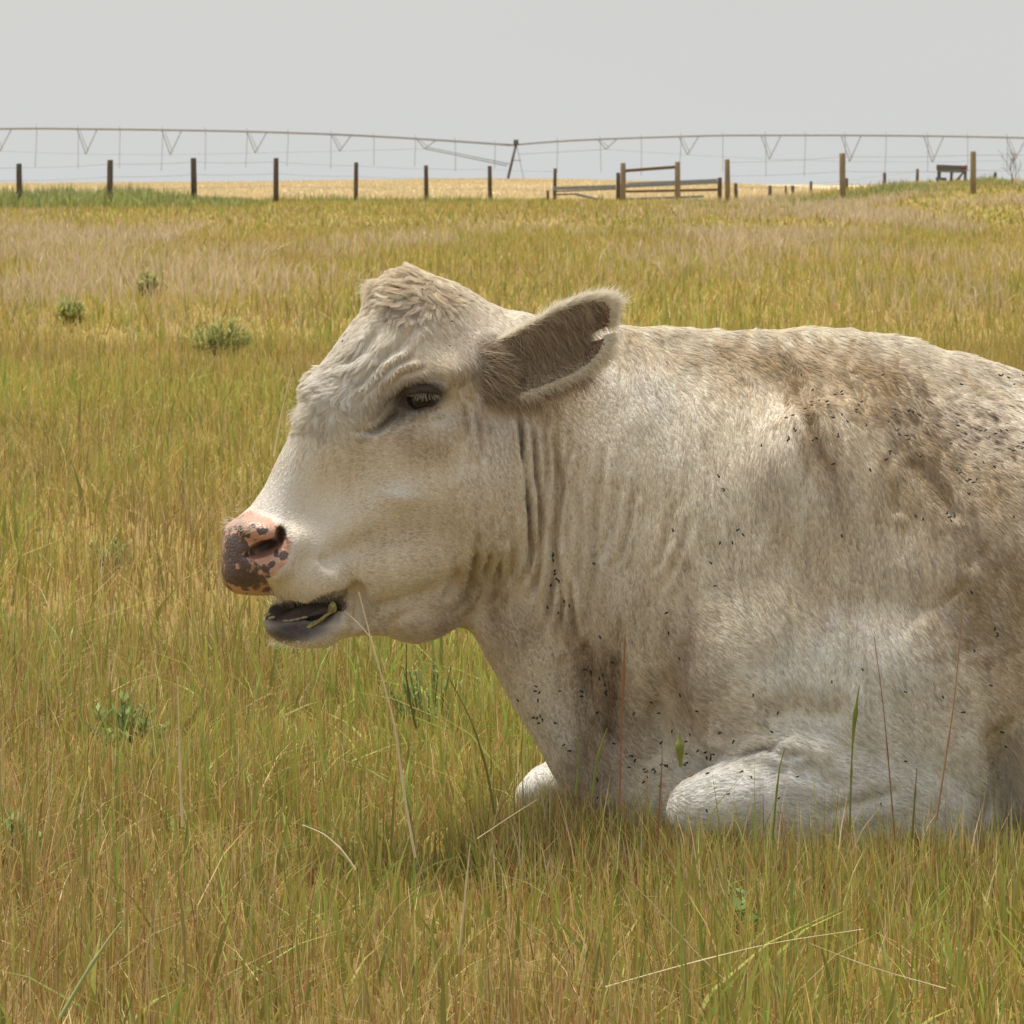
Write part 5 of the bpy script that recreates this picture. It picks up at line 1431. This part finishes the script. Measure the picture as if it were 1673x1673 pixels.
def post_at(px, top, Y, r, mat, parent, org, lean=0.0, name='post'):
    x = (px - CX) / F * Y; z0 = float(ground_z(x, Y)); zt = HC - (top - HOR) / F * Y
    cyl(name, (x - lean, Y, z0 - 0.15), (x, Y, zt), r, mat, parent, 10, 0.95, org, random.random())
    return np.array([x, Y, zt])
def tube_np(name, P, r, parent, mat, org, seg=6):
    P = np.array(P, float) - org; K_ = len(P)
    T_ = np.gradient(P, axis=0); T_ /= np.linalg.norm(T_, axis=1)[:, None]
    ref = np.array([0.05, 1.0, 0.02]); s_ = np.cross(T_, ref); s_ /= np.linalg.norm(s_, axis=1)[:, None]; t_ = np.cross(T_, s_)
    an = 2 * np.pi * np.arange(seg) / seg
    r = np.broadcast_to(np.asarray(r, float), (K_,))
    v = P[:, None] + (s_[:, None] * np.cos(an)[None, :, None] + t_[:, None] * np.sin(an)[None, :, None]) * r[:, None, None]
    i = np.arange(K_ * seg).reshape(K_, seg)
    f = np.stack([i[:-1], np.roll(i[:-1], -1, 1), np.roll(i[1:], -1, 1), i[1:]], -1).reshape(-1, 4)
    caps = [i[0][::-1][None], i[-1][None]]
    return mesh_np(name, v.reshape(-1, 3), [f] + [np.ascontiguousarray(c_) for c_ in caps], mat, parent)
def sag_wire(a, b_, r, parent, org, sag=0.02):
    a = np.array(a); b_ = np.array(b_); t = np.linspace(0, 1, 7)[:, None]
    P = a * (1 - t) + b_ * t; P[:, 2] -= (sag * 4 * t * (1 - t))[:, 0]
    return tube_np('wire', P, r, parent, M_wire, org, 4)

org = np.array([-12.0, 112, 0.1])
fence = empty('wire_fence', tuple(org), 'wire fence on dark weathered round posts running across the left of the pasture', 'fence')
lp = [(-125, 266, 108, .125), (31, 267, 112, .13), (180, 261, 112, .14), (316, 258, 115, .14), (451, 258, 121, .13), (582, 265, 135, .12), (696, 270, 148, .13), (800, 271, 151, .13), (907, 275, 152, .11)]
tops = [post_at(a, t, Y, r * 0.62, M_old_wood, fence, org, random.uniform(-.03, .03)) for a, t, Y, r in lp]
for dz in (0.12, 0.48, 0.85):
    for a, b2 in zip(tops[:-1], tops[1:]):
        sag_wire(a - [0, 0.05, dz], b2 - [0, 0.05, dz], 0.0045, fence, org, 0.03)

org = np.array([9.0, 110, 0.4])
fence2 = empty('wire_fence', tuple(org), 'fence of tall tan posts and thin wire rising to the right past the gate', 'fence')
rp_ = [(1188, 260, 118, .13), (1376, 250, 108, .14), (1590, 247, 104, .13), (1830, 243, 100, .13)]
tops2 = [post_at(a, t, Y, r * 0.6, M_new_wood, fence2, org, random.uniform(-.03, .03)) for a, t, Y, r in rp_]
for dz in (0.1, 0.5, 0.85):
    for a, b2 in zip(tops2[:-1], tops2[1:]):
        sag_wire(a - [0, 0.05, dz], b2 - [0, 0.05, dz], 0.0045, fence2, org, 0.03)

org = np.array([16.0, 165, 0.9])
fence3 = empty('wire_fence', tuple(org), 'farther fence of short dark posts along the skyline at right', 'fence')
fp_ = [(1202, 299, 156, .12), (1258, 303, 160, .12), (1284, 303, 162, .07), (1295, 303, 162, .12), (1325, 296, 164, .10), (1383, 291, 165, .12), (1445, 282, 166, .12), (1499, 276, 166, .11), (1626, 281, 168, .11)]
tops3 = [post_at(a, t, Y, r * 0.6, M_old_wood, fence3, org, random.uniform(-.03, .03)) for a, t, Y, r in fp_]
for a, b2 in zip(tops3[:-1], tops3[1:]): sag_wire(a - [0, 0.05, 0.1], b2 - [0, 0.05, 0.1], 0.0045, fence3, org, 0.02)

# timber brace by the gate
Yg = 140
org = np.array(wpt(1060, 330, Yg))
br = empty('timber_brace', tuple(org), 'tan timber H brace of two posts with a brown top rail beside the gate', 'fence brace')
pA = post_at(1018, 266, Yg - 2, 0.095, M_new_wood, br, org); pB = post_at(1107, 264, Yg - 2, 0.095, M_new_wood, br, org)
bar('top_rail', wpt(1022, 279, Yg - 2), wpt(1103, 273, Yg - 2), 0.11, 0.09, M_plank, br, org)
# metal gate
gate = empty('metal_gate', tuple(org), 'low grey metal gate with sagging rails and a brown plank between two dark posts', 'gate')
def gp(px, top, r=0.075, dY=0, mat=M_old_wood): return post_at(px, top, Yg + dY, r, mat, gate, org, 0)
gp(1010, 282); gp(1176, 290, 0.08); gp(895, 311, 0.05)
bar('rail', wpt(903, 308, Yg), wpt(1006, 305, Yg), 0.13, 0.05, M_rail, gate, org)
bar('rail', wpt(1014, 304, Yg), wpt(1172, 297, Yg), 0.14, 0.05, M_rail, gate, org)
bar('rail', wpt(1025, 299, Yg + .2), wpt(1172, 293, Yg + .2), 0.04, 0.05, M_rail, gate, org)
bar('rail', wpt(905, 313, Yg + .1), wpt(1006, 309, Yg + .1), 0.04, 0.05, M_board, gate, org)
bar('plank', wpt(1022, 313, Yg), wpt(1172, 310, Yg), 0.09, 0.06, M_plank, gate, org)
bar('rail', wpt(905, 318, Yg), wpt(940, 317, Yg), 0.05, 0.05, M_board, gate, org)
bar('rail', wpt(940, 317, Yg), wpt(985, 328, Yg), 0.09, 0.05, M_rail, gate, org)
bar('rail', wpt(1010, 326, Yg), wpt(1150, 321, Yg), 0.08, 0.05, M_rail, gate, org)
bar('stile', wpt(899, 328, Yg + .15), wpt(899, 306, Yg + .15), 0.05, 0.05, M_board, gate, org)

# dark wooden feeder on the rise
Yf = 124
org = np.array(wpt(1555, 297, Yf))
fd = empty('wooden_feeder', tuple(org), 'dark wooden feed rack on legs standing on the skyline by the right post', 'feeder')
bar('board', wpt(1530, 273, Yf), wpt(1578, 275, Yf), 0.11, 0.05, M_board, fd, org)
bar('board', wpt(1531, 278.5, Yf), wpt(1576, 279.5, Yf), 0.10, 0.05, M_board, fd, org)
bar('board', wpt(1530, 273, Yf + .7), wpt(1578, 275, Yf + .7), 0.16, 0.05, M_board, fd, org)
for a, b2 in ((1534, 1533), (1555, 1554), (1578, 1576)):
    cyl('leg', wpt(b2, 303, Yf + .05), wpt(a, 270, Yf + .05), 0.045, M_board, fd, 6, 1, org)
for a in (1535, 1577): cyl('leg', wpt(a, 303, Yf + .75), wpt(a, 272, Yf + .75), 0.045, M_board, fd, 6, 1, org)
bar('brace', wpt(1562, 296, Yf - .05), wpt(1579, 276, Yf - .05), 0.06, 0.05, M_board, fd, org)
bar('cap', wpt(1570, 276.5, Yf - .1), wpt(1580, 273, Yf - .1), 0.06, 0.05, M_red, fd, org)
bar('bottom_rail', wpt(1529, 292, Yf), wpt(1546, 293, Yf), 0.10, 0.05, M_board, fd, org)

# bare twiggy shrub at the right edge
Yb = 112
g0 = np.array([(1658 - CX) / F * Yb, Yb, 0]); g0[2] = float(ground_z(g0[0], Yb))
shrub = empty('bare_shrub', tuple(g0), 'leafless thin twiggy sapling at the right edge of the pasture', 'shrub')
M_twig = simple_mat('twig_bark', (0.22, 0.18, 0.14), 0.9)
def branch(p, d, L_, depth):
    q_ = Vector(p); pts = []
    for k_ in range(5):
        pts.append(tuple(q_))
        if k_ < 4: q_ = q_ + d * (L_ / 4); d = (d + Vector((random.uniform(-.2, .2), random.uniform(-.2, .2), random.uniform(-.05, .15)))).normalized()
        if depth and k_ in (1, 2, 3):
            branch(tuple(q_), (d + Vector((random.choice((-1, 1)) * random.uniform(.4, .8), random.uniform(-.5, .5), .1))).normalized(), L_ * 0.5, depth - 1)
    if depth == 2: tube_np('branch', pts, 0.009, shrub, M_twig, np.zeros(3), 5)
    else: twigs.append((pts, 0.006 if depth else 0.004))
twigs = []
for s_ in range(3): branch((0, 0, -0.1), Vector((random.uniform(-.35, .35), random.uniform(-.2, .2), 1)).normalized(), 0.75, 2)
for pts, r_ in twigs: tube_np('twig', pts, r_, shrub, M_twig, np.zeros(3), 4)

# ------------------------------------------------------------------ irrigation pivot
Yp = 380
org = np.array([wpt(835, 295, Yp)[0], Yp, float(ground_z(wpt(835, 295, Yp)[0], Yp))])
piv = empty('irrigation_pivot', tuple(org), 'long galvanised centre pivot irrigation line arching over the field on a leaning tower', 'irrigation pivot')
def poly_tube(name, pts, r, parent, mat=M_galv, res=2):
    return tube_np(name, pts, r, parent, mat, org, 5 if res == 0 else 10)
PL = [(-700, 236), (-500, 224), (-200, 212), (0, 210.5), (60, 209.5), (125, 210.5), (260, 212), (400, 214.5), (540, 219), (640, 224), (720, 229), (780, 233), (835, 237)]
PR = [(835, 237), (910, 230.5), (1000, 226.5), (1110, 223), (1180, 221), (1250, 221), (1380, 221), (1515, 222), (1673, 225), (1900, 234), (2300, 252)]
def pipe_y(px): 
    A = PL if px <= 835 else PR
    return float(np.interp(px, [p[0] for p in A], [p[1] for p in A]))
def dens(A):
    xs = np.linspace(A[0][0], A[-1][0], 60); ys = np.interp(xs, [p[0] for p in A], [p[1] for p in A])
    for _ in range(3): ys[1:-1] = (ys[:-2] + 2 * ys[1:-1] + ys[2:]) / 4
    return [wpt(a, b2, Yp) for a, b2 in zip(xs, ys)]
poly_tube('water_pipe', dens(PL), 0.115, piv); poly_tube('water_pipe', dens(PR), 0.10, piv)
drops = [-78, -10, 59, 127, 195, 265, 335, 403, 470, 540, 610, 678, 743, 808, 910, 980, 1047, 1112, 1180, 1250, 1315, 1380, 1447, 1515, 1580, 1645, 1712, 1780]
for d_ in drops:
    y0 = pipe_y(d_)
    b_ = 274 + random.uniform(-4, 6) if d_ < 835 else 283 + random.uniform(-6, 6)
    poly_tube('drop_hose', [wpt(d_, y0 - 6, Yp), wpt(d_ + 1, y0 + 8, Yp), wpt(d_ + random.uniform(-2, 2), b_, Yp)], 0.028, piv, res=0)
vees = [(0, 247), (140, 252), (278, 253), (417, 250), (555, 247), (694, 243), (990, 244), (1123, 253), (1257, 260), (1388, 264), (1523, 265), (1658, 262)]
for a, b2 in vees:
    for dxp in (-14, 19):
        poly_tube('truss_strut', [wpt(a + dxp, pipe_y(a + dxp), Yp + (0.1 if dxp < 0 else 0)), wpt(a, b2, Yp)], 0.045 if b2 > 200 else 0.04, piv, res=0)
    poly_tube('truss_strut', [wpt(a - 10, pipe_y(a - 10), Yp + 1.2), wpt(a + 4, b2 - 4, Yp + 1.2)], 0.03, piv, res=0)
left = [v for v in vees if v[0] < 835]; right = [v for v in vees if v[0] > 835]
poly_tube('truss_rod', [wpt(a, b2, Yp) for a, b2 in left], 0.014, piv, res=0)
poly_tube('truss_rod', [wpt(a, b2, Yp) for a, b2 in right], 0.014, piv, res=0)
poly_tube('truss_rod', [wpt(694, 243, Yp), wpt(828, 271, Yp - .4)], 0.055, piv, res=0)
poly_tube('truss_rod', [wpt(700, 241, Yp + 1), wpt(832, 268, Yp + .4)], 0.05, piv, res=0)
poly_tube('truss_rod', [wpt(990, 244, Yp), wpt(846, 252, Yp)], 0.02, piv, res=0)
M_tower = simple_mat('dark_tower_steel', (0.12, 0.12, 0.12), 0.6, metal=0.2)
tz = org[2]
poly_tube('tower_leg', [wpt(844, 232, Yp), wpt(828, 300, Yp - 1.2)], 0.13, piv, M_tower)
poly_tube('tower_leg', [wpt(844, 236, Yp + .2), wpt(857, 300, Yp + 1.4)], 0.03, piv, M_galv)
poly_tube('cross_brace', [wpt(836, 262, Yp - .6), wpt(851, 262, Yp + .8)], 0.05, piv, M_galv)
poly_tube('control_box', [wpt(843, 228, Yp - .1), wpt(843, 237, Yp - .1)], 0.24, piv, M_tower)
print('cow verts', len(cv), 'quads', len(cf), 'total tris', sum(sum(len(p.vertices) - 2 for p in o.data.polygons) for o in scene.objects if o.type == 'MESH' and len(o.data.polygons) < 3000) )
